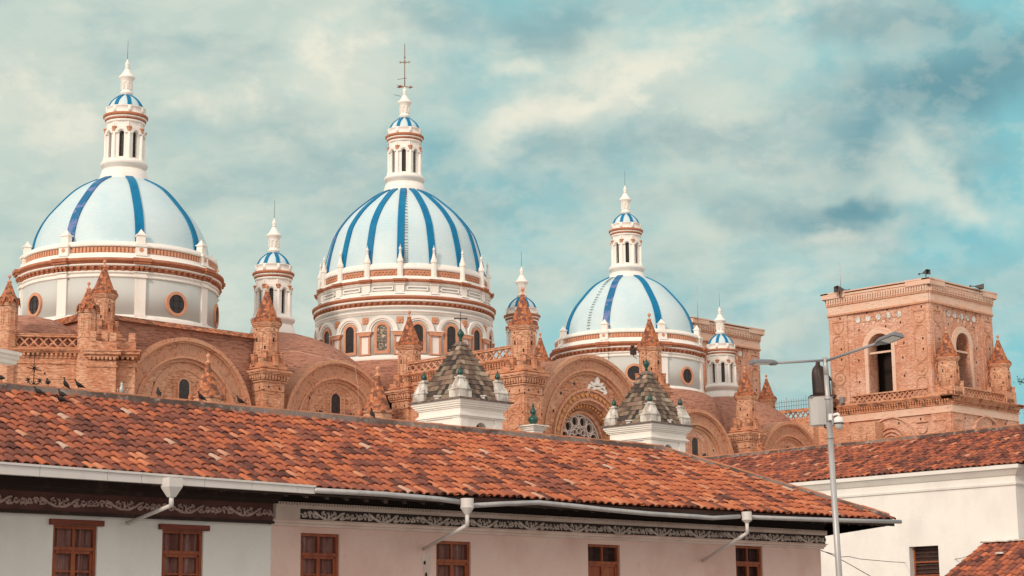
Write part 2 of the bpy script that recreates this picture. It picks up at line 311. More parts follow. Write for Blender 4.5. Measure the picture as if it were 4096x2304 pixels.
def thing(name, label, cat, loc=(0, 0, 0), rz=0., group=None):
    o = bpy.data.objects.new(name, None); link(o); o.location = loc; o.rotation_euler = (0, 0, rz); o['label'] = label; o['category'] = cat; o.empty_display_size = .5
    if group: o['group'] = group
    return o
def tag(o, label, cat, group=None):
    o['label'] = label; o['category'] = cat
    if group: o['group'] = group
    return o
KIDS = {}
def copytree(o, parent, kids=None):
    c = o.copy(); link(c, parent)
    for ch in list(o.children): copytree(ch, c)
    return c
class Frame:
    def __init__(s, O, yaw):
        s.O = Vector((O[0], O[1], 0)); s.X = Vector((math.sin(yaw), math.cos(yaw), 0)); s.Y = Vector((-math.cos(yaw), math.sin(yaw), 0)); s.rz = math.atan2(s.X.y, s.X.x)
    def w(s, a, b, z=0): return s.O+s.X*a+s.Y*b+Vector((0, 0, z))
    def loc(s, p): d = p-s.O; return Vector((d.dot(s.X), d.dot(s.Y), p.z))
    def hy(s, px, py, b):
        r = ray(px, py); t = (b-(CAM-s.O).dot(s.Y))/r.dot(s.Y); return s.loc(CAM+r*t)
    def hx(s, px, py, a):
        r = ray(px, py); t = (a-(CAM-s.O).dot(s.X))/r.dot(s.X); return s.loc(CAM+r*t)
YC = .77352474; YH = .81708014
K = Frame(at(1617, 1255, 165), YC)          # cathedral: x along the nave, y away from the camera side
H = Frame(at(2048, 2020, 50), YH)           # street house: x along the street, y back from the eave
#@@MORE
# ------------------------------------------------------------------ ground
def flat(name, x0, x1, y0, y1, z, m, kind='structure'):
    b = MB(); b.add([(x0, y0, z), (x1, y0, z), (x1, y1, z), (x0, y1, z)], [(0, 1, 2, 3)]); o = part(name, b, m); o['kind'] = kind; return o
flat('ground', -1500, 1500, -200, 3000, 0, pave)
b = MB(); b.sweep([(-9, .004), (-1.2, .004), (-1.2, .03), (-9, .03)], -60, 60)
o = part('road', b, asphalt, loc=tuple(H.w(0, 0, 0)), rot=H.rz); o['kind'] = 'structure'
b = MB(); b.box(-60, 40, -1.19, 1.7, 0, .15); o = part('pavement', b, pave, loc=tuple(H.w(0, 0, 0)), rot=H.rz); o['kind'] = 'structure'

# ------------------------------------------------------------------ cathedral
cath = thing('cathedral', 'huge terracotta brick cathedral with white and blue ribbed domes behind the tiled roofs', 'cathedral', tuple(K.O), K.rz)
def prof(lst, cx, Y): return [(w*mpp(py, Y), at(cx, py, Y).z) for w, py in lst]

# --- lantern (one design, real size shared by all six); origin at its cornice height
LZ = at(1091, 1102, 154.3).z
def lp(lst): return [(w*mpp(py, 154.3), at(1091, py, 154.3).z-LZ) for w, py in lst]
def make_lantern():
    b = MB(); b.smooth = True
    b.lathe(lp([(104, 1380), (101, 1363), (90, 1330), (82, 1305)]), 32)
    b.lathe(lp([(80, 1304), (80, 1292), (86, 1290), (89, 1284), (88, 1278), (80, 1270)]), 32)
    b.smooth = False
    for k in range(8):
        b.M = Rz(k*PI/4)@T(0, -lp([(66, 1200)])[0][0]); hw = 66*.02078*math.tan(PI/8)
        zb, zt = lp([(1, 1262)])[0][1], lp([(1, 1172)])[0][1]
        b.wall(-hw, hw, lp([(1, 1272)])[0][1], lp([(1, 1122)])[0][1], 0, .22, [(0, .19, zb, zt, 1)], 8)
        b.ring(0, zt-.02, .30, .52, -.16, .02, 0, PI, 12); b.ring(0, zt-.02, .22, .30, -.07, .02, 0, PI, 12)
    b.M = Matrix(); b.smooth = True
    b.lathe(lp([(70, 1128), (73, 1126), (74, 1120), (71, 1118)]), 32); b.lathe(lp([(72, 1113), (79, 1110), (79, 1106)]), 32)
    b.lathe(lp([(76, 1094), (73, 1092), (73, 1070), (75, 1069), (75, 1066)]), 16)
    for k in range(8):
        b.M = Rz(PI/8+k*PI/4)@T(0, -75*.0205); b.box(-.12, .12, -.06, .1, lp([(1, 1093)])[0][1], lp([(1, 1068)])[0][1])
    b.M = Matrix()
    lan = part('lantern', b, white, None)
    b = MB(); b.smooth = True; b.lathe(lp([(76, 1117), (77, 1112)]), 32); b.lathe(lp([(80, 1106), (84, 1102), (84, 1096), (78, 1093)]), 32); b.smooth = False
    part('cornice', b, rust, lan)
    b = MB()
    for k in range(28):
        b.M = Rz(k*2*PI/28)@T(0, -1.50); b.box(-.08, .08, -.09, .1, lp([(1, 1117)])[0][1], lp([(1, 1109)])[0][1])
    part('modillion', b, terra if 0 else white, lan)
    zb, zt = lp([(1, 1272)])[0][1], lp([(1, 1167)])[0][1]
    for k in range(8):
        M = Rz(PI/8+k*PI/4)@T(0, -1.52)
        b = MB(M); b.smooth = True; b.lathe([(.20, zb-.1), (.20, zb+.06), (.15, zb+.3), (.125, zb+.42), (.12, zt)], 10); b.smooth = False
        c = part('column', b, white, lan)
        b = MB(M); b.smooth = True; b.lathe([(.125, zt), (.14, zt+.1), (.21, zt+.33), (.23, zt+.34), (.23, zt+.40)], 8)
        part('capital', b, terra, lan)
        b = MB(Rz(k*PI/4)@T(0, -66*.0205+.2)); b.archp(0, .21, lp([(1, 1262)])[0][1], lp([(1, 1172)])[0][1], 0, .03, 8); g = part('window', b, glass, lan)
    prf = lp([(66, 1070), (62, 1056), (54, 1042), (42, 1030), (30, 1021), (22, 1016)])
    b = MB(); b.smooth = True; b.lathe(prf, 32, smooth=True); cup = part('cupola', b, domew, lan)
    for k in range(8):
        part('cupola_rib', ribmesh(prf, PI/8+k*PI/4, .15, .07, foot=.10), blue, lan)
    b = MB(); b.smooth = True
    b.lathe(lp([(22, 1018), (21, 1010), (25, 1007), (25, 1003), (20, 999), (19, 995), (19, 962), (23, 957), (24, 952), (29, 948), (31, 944), (30, 941), (26, 938), (17, 927), (9, 912), (6, 908), (9, 907), (9, 904), (5, 903), (8, 898), (9, 893), (7, 886), (3, 880), (2, 873)]), 20)
    b.smooth = False
    for k in range(8):
        b.M = Rz(k*PI/4)@T(0, -.40); b.ring(0, lp([(1, 968)])[0][1], .09, .15, -.05, .03, 0, PI, 6); b.box(-.15, -.09, -.05, .03, lp([(1, 990)])[0][1], lp([(1, 968)])[0][1]); b.box(.09, .15, -.05, .03, lp([(1, 990)])[0][1], lp([(1, 968)])[0][1])
    part('finial', b, white, lan)
    b = MB(); z0 = lp([(1, 875)])[0][1]; b.tube([(0, 0, z0), (0, 0, z0+.7), (0, 0, z0+1.6)], .02, 5, .012); part('lightning_rod', b, iron, lan)
    return lan
def ribmesh(prf, a, hw, th, foot=0):
    b = MB(Rz(a)); b.smooth = False
    # densify
    vs = []; n = len(prf)
    for i, (r, z) in enumerate(prf):
        r2, z2 = prf[min(i+1, n-1)]; r1, z1 = prf[max(i-1, 0)]
        dx, dz = r2-r1, z2-z1; l = math.hypot(dx, dz) or 1; nx, nz = dz/l, -dx/l
        if nx < 0: nx, nz = -nx, -nz
        w = hw*(.82+.18*min(1, r/prf[0][0]))
        o = th
        vs += [(-w, -(r-.05*nx), z-.05*nz), (w, -(r-.05*nx), z-.05*nz), (w, -(r+o*nx), z+o*nz), (-w, -(r+o*nx), z+o*nz)]
    fs = [(0, 1, 2, 3), (4*n-1, 4*n-2, 4*n-3, 4*n-4)]
    for i in range(n-1):
        for j in range(4): fs.append((4*i+j, 4*i+(j+1) % 4, 4*i+4+(j+1) % 4, 4*i+4+j))
    b.add(vs, fs)
    if foot:
        r, z = prf[0]; b.box(-hw*1.1, hw*1.1, -r-foot, -r+.08, z-.06, z+.16)
    return b
def smoothprof(p, k=5):
    out = []
    for i in range(len(p)-1):
        p0 = p[max(i-1, 0)]; p1 = p[i]; p2 = p[i+1]; p3 = p[min(i+2, len(p)-1)]
        for j in range(k):
            t = j/k
            out.append(tuple(.5*((2*p1[c])+(-p0[c]+p2[c])*t+(2*p0[c]-5*p1[c]+4*p2[c]-p3[c])*t*t+(-p0[c]+3*p1[c]-3*p2[c]+p3[c])*t**3) for c in (0, 1)))
    out.append(p[-1]); return out

lan0 = make_lantern()
def put_lantern(u, v, px, py, Y, label, first=False):
    o = lan0 if first else copytree(lan0, cath)
    o.parent = cath; o.location = (u, v, at(px, py, Y).z); o['label'] = label
    return o
put_lantern(-14.97, 0, 1091, 1102, 154.3, 'white columned lantern with little blue ribbed cupola between the left and central domes', True)
put_lantern(15.3, 0, 2090, 1269, 175.9, 'white lantern with blue ribbed cupola half hidden behind a brick turret')
put_lantern(46.1, 0, 2888, 1409, 198, 'white lantern with blue ribbed cupola at the right end of the nave')
D1, D2, D3 = Vector((-30.15, 0, 0)), Vector((0, 0, 0)), Vector((30.85, 0, 0))
Y1 = 143.3
put_lantern(D1.x, 0, 506, 474, Y1, 'tall white lantern crowning the left dome')
put_lantern(D2.x, 0, 1616, 555, 165, 'white lantern crowning the central dome')
put_lantern(D3.x, 0, 2497, 930, 187.1, 'white lantern crowning the right dome')

# --- eight ribbed domes (left and right), built once round their own axis
def make_dome8():
    P = lambda l: prof(l, 478, Y1)
    MP = ((900, 933), (957, 990), (980, 1013), (1021, 1052), (1030, 1062), (1058, 1086), (1075, 1096), (1097, 1110), (1102, 1122), (1112, 1128), (1116, 1132), (1124, 1140), (1138, 1158), (1150, 1165), (1166, 1181), (1240, 1266), (1300, 1322), (1400, 1410))
    def zmap(py, MP):
        for (a, b), (c, d) in zip(MP[:-1], MP[1:]):
            if a <= py <= c: return b+(d-b)*(py-a)/(c-a)
        return py
    z = lambda py: at(478, zmap(py, MP), Y1).z
    m = mpp(1100, Y1)
    dr = MB(); dr.smooth = True
    rw = 383*m
    dr.lathe([(rw+.25, z(1360)), (rw+.25, z(1310)), (rw+.05, z(1300))], 64)
    drg = MB(); drg.smooth = True; drg.lathe([(rw, z(1305)), (rw, z(1150))], 96)
    drum = part('drum', drg, grey, None)
    dr.lathe([(rw+.03, z(1166)), (rw+.10, z(1164)), (rw+.10, z(1158)), (rw+.03, z(1156)), (rw+.06, z(1150)), (rw+.16, z(1148)), (rw+.16, z(1138)), (rw+.10, z(1136))], 96)
    dr.lathe([(rw+.2, z(1124)), (rw+.34, z(1121)), (rw+.34, z(1116)), (rw+.2, z(1114))], 96)
    dr.lathe([(rw+.46, z(1097)), (rw+.42, z(1094)), (rw+.05, z(1076)), (rw-.05, z(1064)), (rw-.05, z(1058))], 96)
    dr.lathe([(rw-.02, z(1030)), (rw+.03, z(1028)), (rw+.03, z(1022)), (rw-.04, z(1020)), (rw-.06, z(1013)), (rw-.2, z(1009)), (rw-.9, z(1007))], 96)
    dr.smooth = False
    part('moulding', dr, white, drum)
    co = MB(); co.smooth = True
    co.lathe([(rw+.1, z(1138)), (rw+.12, z(1124)), (rw+.2, z(1123))], 96)
    co.lathe([(rw+.24, z(1115)), (rw+.38, z(1112)), (rw+.42, z(1104)), (rw+.52, z(1102)), (rw+.52, z(1098)), (rw+.3, z(1096))], 96)
    co.smooth = False
    for k in range(88):
        co.M = Rz(k*2*PI/88)@T(0, -rw-.12); co.box(-.13, .13, -.17, .1, z(1130), z(1123.5)); co.box(-.09, .09, -.10, .1, z(1136), z(1130))
    for k in range(8):
        co.M = Rz(PI/8+k*PI/4)@T(0, -rw-.12); co.box(-.62, .62, -.50, .1, z(1115), z(1103)); co.box(-.68, .68, -.60, .1, z(1103), z(1097))
        for q in (-.36, 0, .36): co.box(q-.13, q+.13, -.36, .1, z(1130), z(1123.5)); co.box(q-.09, q+.09, -.27, .1, z(1136), z(1130))
    part('cornice', co, rust, drum)
    bl = MB(); bl.smooth = True; bl.lathe([(rw-.16, z(1060)), (rw-.16, z(1029))], 96); bl.smooth = False
    for k in range(8):
        for q in range(16):
            bl.M = Rz(k*PI/4+(q-7.5)*.0385)@T(0, -rw+.16); bl.box(-.09, .09, -.10, .1, z(1056), z(1034))
    part('balustrade_panel', bl, terra, drum)
    for k in range(8):
        M = Rz(PI/8+k*PI/4)@T(0, -rw)
        b = MB(M)
        b.box(-.40, .40, -.16, .3, z(1300), z(1166)); b.box(-.48, .48, -.30, .3, z(1166), z(1159)); b.box(-.42, .42, -.22, .3, z(1159), z(1146)); b.box(-.5, .5, -.34, .3, z(1146), z(1139)); b.box(-.45, .45, -.24, .3, z(1310), z(1300))
        b.box(-.62, .62, -.44, .3, z(1122), z(1116))
        b.box(-.70, .70, -.66, .3, z(1097), z(1094))
        part('pilaster', b, white, drum)
        b = MB(M@T(0, .05))
        b.box(-.42, .42, -.22, .4, z(1075), z(1058)); b.box(-.42, .42, -.18, .4, z(1058), z(1030)); b.box(-.50, .50, -.28, .45, z(1030), z(1021)); 
        b.box(-.30, .30, -.06, .45, z(1021), z(985)); b.box(-.37, .37, -.13, .52, z(985), z(980))
        b.add([(-.30, -.06, z(980)), (.30, -.06, z(980)), (.30, .45, z(980)), (-.30, .45, z(980)), (0, .2, z(957))], [(0, 1, 4), (1, 2, 4), (2, 3, 4), (3, 0, 4)])
        pn = part('pinnacle', b, white, drum)
        b = MB(M@T(0, .05)); b.disc(0, z(1044), .17, -.20, -.1, 14); part('rosette', b, terra, drum)
        M = Rz(k*PI/4)@T(0, -rw)
        b = MB(M)
        zc = z(1240); 
        b.ring(0, zc, .72, .95, -.12, .3, 0, 2*PI, 28)
        w = part('window_frame', b, terra, drum)
        for q in range(28): pass
        b = MB(M); b.disc(0, zc, .76, -.03, .2, 28); part('window', b, glass, drum)
        b = MB(M)
        for q in (-.27, .27): b.box(q-.012, q+.012, -.06, -.04, zc-.7, zc+.7); b.box(-.7, .7, -.075, -.055, zc+q-.012, zc+q+.012)
        part('window_bars', b, iron, drum)
    sh = smoothprof(prof([(350, 1080), (345, 1015), (331, 962), (302, 905), (260, 852), (202, 790), (157, 757), (106, 731)], 485, Y1))
    b = MB(); b.lathe(sh, 96, smooth=True); dm = part('dome', b, domew, None)
    for k in range(8):
        part('rib', ribmesh(sh, PI/8+k*PI/4, .34, .10), blue_old if k == 6 else blue, dm)
    return drum, dm
drum1, dome1 = make_dome8()
for o in (drum1, dome1): o.parent = cath; o.location = D1
drum1['label'] = 'grey white drum with round windows under the left dome'; dome1['label'] = 'left white dome with broad blue ribs'
dz3 = at(2514, 1395, 187.1).z-at(478, 1108, Y1).z-.45
# the right pair stands 30 m further along the nave
for o, lb in ((drum1, 'grey white drum with round windows under the right dome'), (dome1, 'right white dome with broad blue ribs')):
    c = copytree(o, cath); c.location = D3+Vector((0, 0, dz3)); c['label'] = lb
    if lb.startswith('right'): LADDER_HOME = c
# ladder rungs up the right dome
def rungs(sh, a, n, origin, r0=.0, side=0):
    b = MB(Rz(a))
    for i in range(n):
        t = .05+.9*i/(n-1); f = t*(len(sh)-1); j = int(f); q = f-j
        r = sh[j][0]*(1-q)+sh[min(j+1, len(sh)-1)][0]*q; z_ = sh[j][1]*(1-q)+sh[min(j+1, len(sh)-1)][1]*q
        b.tube([(-.13, -r+.02, z_), (-.13, -r-.14, z_), (.13, -r-.14, z_), (.13, -r+.02, z_)], .024, 4)
    return b

part('ladder', rungs(smoothprof(prof([(350, 1080), (345, 1015), (331, 962), (302, 905), (260, 852), (202, 790), (157, 757), (106, 731)], 485, Y1)), R(-84), 26, None), iron, LADDER_HOME)
# --- sixteen ribbed central dome
def make_dome16():
    Y2 = 165.
    MP = ((1018, 1046), (1044, 1070), (1092, 1116), (1102, 1128), (1113, 1142), (1134, 1166), (1142, 1170), (1152, 1176), (1160, 1181), (1176, 1195), (1186, 1203), (1192, 1208), (1219, 1224), (1240, 1240), (1700, 1700))
    def zmap(py):
        for (a, b), (c, d) in zip(MP[:-1], MP[1:]):
            if a <= py <= c: return b+(d-b)*(py-a)/(c-a)
        return py
    z = lambda py: at(1617, zmap(py), Y2).z; m = mpp(1250, Y2)
    rw = 347*m; ru = 338*m
    g = MB(); g.smooth = True; g.lathe([(rw, z(1480)), (rw, z(1290))], 128); g.smooth = False
    g.smooth = True; g.lathe([(ru, z(1240)), (ru, z(1176))], 128); g.smooth = False
    drum = part('drum', g, grey, cath, 'tall arcaded drum under the central dome')
    w = MB(); w.smooth = True
    w.lathe([(rw+.22, z(1500)), (rw+.22, z(1478)), (rw+.05, z(1472))], 96)
    w.lathe([(rw+.02, z(1318)), (rw+.08, z(1316)), (rw+.1, z(1309)), (rw+.18, z(1307)), (rw+.18, z(1303)), (rw+.03, z(1301))], 128)
    w.lathe([(rw+.05, z(1294)), (rw+.12, z(1291)), (rw+.2, z(1289)), (rw+.2, z(1284)), (rw+.12, z(1283))], 128)
    w.lathe([(rw+.2, z(1270)), (rw+.32, z(1268)), (rw+.32, z(1262)), (rw+.26, z(1260))], 128)
    w.lathe([(rw+.36, z(1247)), (rw+.1, z(1240)), (ru+.04, z(1226)), (ru+.02, z(1222))], 128)
    w.lathe([(ru+.02, z(1186)), (ru+.08, z(1184)), (ru+.1, z(1176)), (ru+.2, z(1174))], 128)
    w.lathe([(ru+.22, z(1160)), (ru, z(1152)), (ru-.14, z(1142)), (ru-.14, z(1134))], 128)
    w.lathe([(ru-.12, z(1113)), (ru-.06, z(1111)), (ru-.06, z(1104)), (ru-.14, z(1102)), (ru-.16, z(1096)), (ru-.3, z(1092)), (ru-.9, z(1090))], 128)
    w.smooth = False
    part('moulding', w, white, drum)
    co = MB(); co.smooth = True
    co.lathe([(rw+.1, z(1285)), (rw+.13, z(1272)), (rw+.2, z(1270))], 128)
    co.lathe([(rw+.26, z(1262)), (rw+.36, z(1259)), (rw+.44, z(1256)), (rw+.46, z(1249)), (rw+.30, z(1246))], 128)
    co.lathe([(ru+.12, z(1175)), (ru+.24, z(1170)), (ru+.3, z(1163)), (ru+.2, z(1160))], 128); 
    co.smooth = False
    for k in range(96):
        co.M = Rz(k*2*PI/96)@T(0, -rw-.1); co.box(-.13, .13, -.22, .1, z(1277), z(1270.5)); co.box(-.09, .09, -.15, .1, z(1282), z(1277))
    for k in range(16):
        co.M = Rz(k*PI/8)@T(0, -ru); co.box(-.50, .50, -.36, .1, z(1176), z(1169)); co.box(-.56, .56, -.46, .1, z(1169), z(1161))
    part('cornice', co, rust, drum)
    zz = MB(); zz.smooth = True; zz.lathe([(ru-.22, z(1135)), (ru-.22, z(1112))], 128); zz.smooth = False
    zl, zh = z(1132), z(1115)
    for k in range(16):
        for q in range(6):
            a = k*PI/8+PI/16+(q-2.5)*.043
            for sg in (-1, 1):
                zz.M = Rz(a)@T(0, -ru+.24)@Matrix.Rotation(sg*R(42), 4, 'Y'); 
                zz.M = Rz(a)@T(0, -ru+.2, (zl+zh)/2)@Matrix.Rotation(sg*R(50), 4, 'Y'); zz.box(-.26, .26, -.07, .05, -.04, .04)
    part('balustrade_panel', zz, terra, drum)
    for k in range(16):
        M = Rz(k*PI/8)@T(0, -ru)
        b = MB(M)
        b.box(-.36, .36, -.14, .3, z(1224), z(1184)); b.box(-.42, .42, -.24, .3, z(1184), z(1176)); b.box(-.60, .60, -.5, .3, z(1161), z(1158))
        b.add([(-.42, -.36, z(1237)), (.42, -.36, z(1237)), (.14, -.05, z(1220)), (-.14, -.05, z(1220)), (-.42, .1, z(1237)), (.42, .1, z(1237))], [(0, 1, 2, 3), (0, 3, 4), (1, 5, 2)])
        part('pilaster', b, white, drum)
        b = MB(M)
        z0, z1 = z(1158), z(1092)
        b.frustum(0, .06, .36, z0, .25, z(1142)); b.lathe([(.26, z(1142)), (.24, z1), (.30, z1+.02), (.30, z1+.10)], 8, c=(0, .06), a0=PI/8)
        b.lathe([(.27, z1+.10), (.08, z(1050)), (.12, z(1049)), (.12, z(1046)), (.06, z(1044))], 8, c=(0, .06), a0=PI/8)
        b.smooth = True; b.lathe([(.05, z(1044)), (.10, z(1041)), (.13, z(1037)), (.10, z(1032)), (.03, z(1027)), (.01, z(1018))], 8, c=(0, .06)); b.smooth = False
        for q in range(8):
            b.M = M@T(0, .06)@Rz(PI/4*q); b.add([(-.13, -.27, z1+.06), (.13, -.27, z1+.06), (0, -.25, z1+.36), (-.1, -.2, z1+.06), (.1, -.2, z1+.06), (0, -.17, z1+.36)], [(0, 1, 2), (0, 2, 5, 3), (1, 4, 5, 2)])
        part('pinnacle', b, white, drum)
        # panel on the upper drum
        M = Rz(k*PI/8+PI/16)@T(0, -ru*math.cos(.02)); b = MB(M); ax, b0, b1 = .92, z(1219), z(1192)
        for bb in ((-ax, ax, -.10, .15, b1-.10, b1), (-ax, ax, -.10, .15, b0, b0+.10), (-ax, -ax+.1, -.09, .15, b0, b1), (ax-.1, ax, -.09, .15, b0, b1)): b.box(*bb)
        part('panel_frame', b, white, drum)
        # big blind arches over the windows, window, surround
        M = Rz(k*PI/8+PI/16)@T(0, -rw+.03); zs = z(1383)
        b = MB(M); sp = 1.62
        b.ring(0, zs, 1.16, 1.42, -.20, .2, 0, PI, 20); b.ring(0, zs, 1.0, 1.16, -.12, .2, 0, PI, 20)
        part('blind_arch', b, white, drum)
        b = MB(M); wz = z(1375); wb = z(1455)
        b.archframe(0, .45, wb, wz, .24, -.13, .2); part('window_surround', b, terra, drum)
        b = MB(M); b.archp(0, .46, wb, wz, -.05, .1, 12); wn = part('window', b, stainglass if k == 13 else glass, drum)
        b = MB(M)
        for q in (.33, .66): b.box(-.45, .45, -.075, -.055, wb+(wz-wb+.4)*q-.015, wb+(wz-wb+.4)*q+.015)
        part('window_bars', b, iron, drum)
        M = Rz(k*PI/8)@T(0, -rw+.02); b = MB(M)
        ct, cb = z(1383), z(1398); pb = z(1466)
        b.prism([(-.50, cb), (.50, cb), (.70, ct-.04), (.70, ct), (-.70, ct), (-.70, ct-.04)], -.30, .1)
        b.box(-.50, -.33, -.17, .1, pb, cb); b.box(.33, .50, -.17, .1, pb, cb); b.box(-.56, .56, -.2, .1, pb-.12, pb)
        part('pilaster_frame', b, terra, drum)
        b = MB(M); b.box(-.33, .33, -.10, .1, pb, cb); b.box(-.74, .74, -.34, .1, ct, ct+.07); part('pilaster', b, white, drum)
        b = MB(M); fz = z(1338)
        b.box(-.30, .30, -.05, .1, fz-.30, fz+.30)
        for q in range(4):
            a = PI/4+q*PI/2; b.disc(.17*math.cos(a), fz+.17*math.sin(a), .15, -.14, .0, 8)
        b.disc(0, fz, .09, -.2, 0, 8); part('flower_tile', b, terra, drum)
    sh = smoothprof(prof([(320, 1165), (320, 1120), (316, 1088), (308, 1048), (292, 991), (272, 943), (221, 878), (155, 821), (116, 793), (80, 774)], 1617, Y2))
    b = MB(); b.lathe(sh, 128, smooth=True); dm = part('dome', b, domew, cath, 'central white dome, the largest, with sixteen blue ribs')
    for k in range(16): part('rib', ribmesh(sh, k*PI/8, .31, .10), blue_old if k == 11 else blue, dm)
    part('ladder', rungs(sh, R(-41), 36, D2), iron, dm)
    # base ring with tile band and brick tambour
    b = MB(); b.smooth = True; b.lathe([(rw+1.6, z(1640)), (rw+1.3, z(1530)), (rw+1.1, z(1520)), (rw+.6, z(1496)), (rw+.2, z(1490))], 64); part('drum_base', b, vault, cath)
    b = MB()
    for k in range(110):
        if k % 3: b.M = Rz(k*2*PI/110)@T(0, -rw-.95)@Matrix.Rotation(R(-48), 4, 'X'); b.box(-.17, .17, -.03, .03, -.1, .42)
    part('tile_band', b, rust, cath)
    # cross with weather vane on the lantern
    b = MB(); zt = at(1616, 355, Y2).z; tp = at(1616, 175, Y2).z
    b.tube([(0, 0, zt-.4), (0, 0, zt+1), (0, 0, tp)], .055, 6, .03)
    zc = at(1616, 249, Y2).z; s2 = .7071
    b.M = T(0, 0, zc*.52)@Rz(R(-50))@Matrix.Scale(.48, 4); b.box(-.85, .85, -.04, .04, zc-.07, zc+.07)
    for sx in (-1, 1):
        b.ring(sx*.98, zc, .12, .16, -.015, .015, 0, 2*PI, 10); b.ring(sx*.85, zc+.15, .07, .11, -.015, .015, 0, 2*PI, 8); b.ring(sx*.85, zc-.15, .07, .11, -.015, .015, 0, 2*PI, 8)
    b.ring(0, zc, .28, .32, -.015, .015, 0, 2*PI, 16); b.ring(0, zc+1.05, .12, .16, -.015, .015, 0, 2*PI, 10); b.ring(-.14, zc+.9, .07, .1, -.015, .015, 0, 2*PI, 8); b.ring(.14, zc+.9, .07, .1, -.015, .015, 0, 2*PI, 8)
    crs = part('cross', b, rustmetal, cath, 'iron cross on the central dome')
    b = MB(T(0, 0, (zt+.18)*.5)@Rz(R(-40))@Matrix.Scale(.5, 4)); va = zt+.18
    b.prism([(-1.5, va+.30), (-1.1, va+.22), (-.8, va+.35), (-.3, va+.1), (.5, va+.08), (1.0, va+.02), (.95, va+.28), (1.6, va-.05), (.8, va-.35), (.85, va-.12), (.3, va-.06), (-.4, va-.1), (-.8, va-.25), (-1.5, va-.22), (-1.15, va+.04)], -.02, .02)
    part('weather_vane', b, rustmetal, cath)
    b = MB(); b.tube([(-.9, 0, zt+.7), (0, 0, zt+1.0), (.3, 0, zt+1.1)], .02, 4); b.tube([(-.5, 0, at(1, 404, Y2).z), (-1.3, 0, at(1, 405, Y2).z)], .02, 4); part('antenna', b, iron, cath)
    return sh
sh16 = make_dome16()
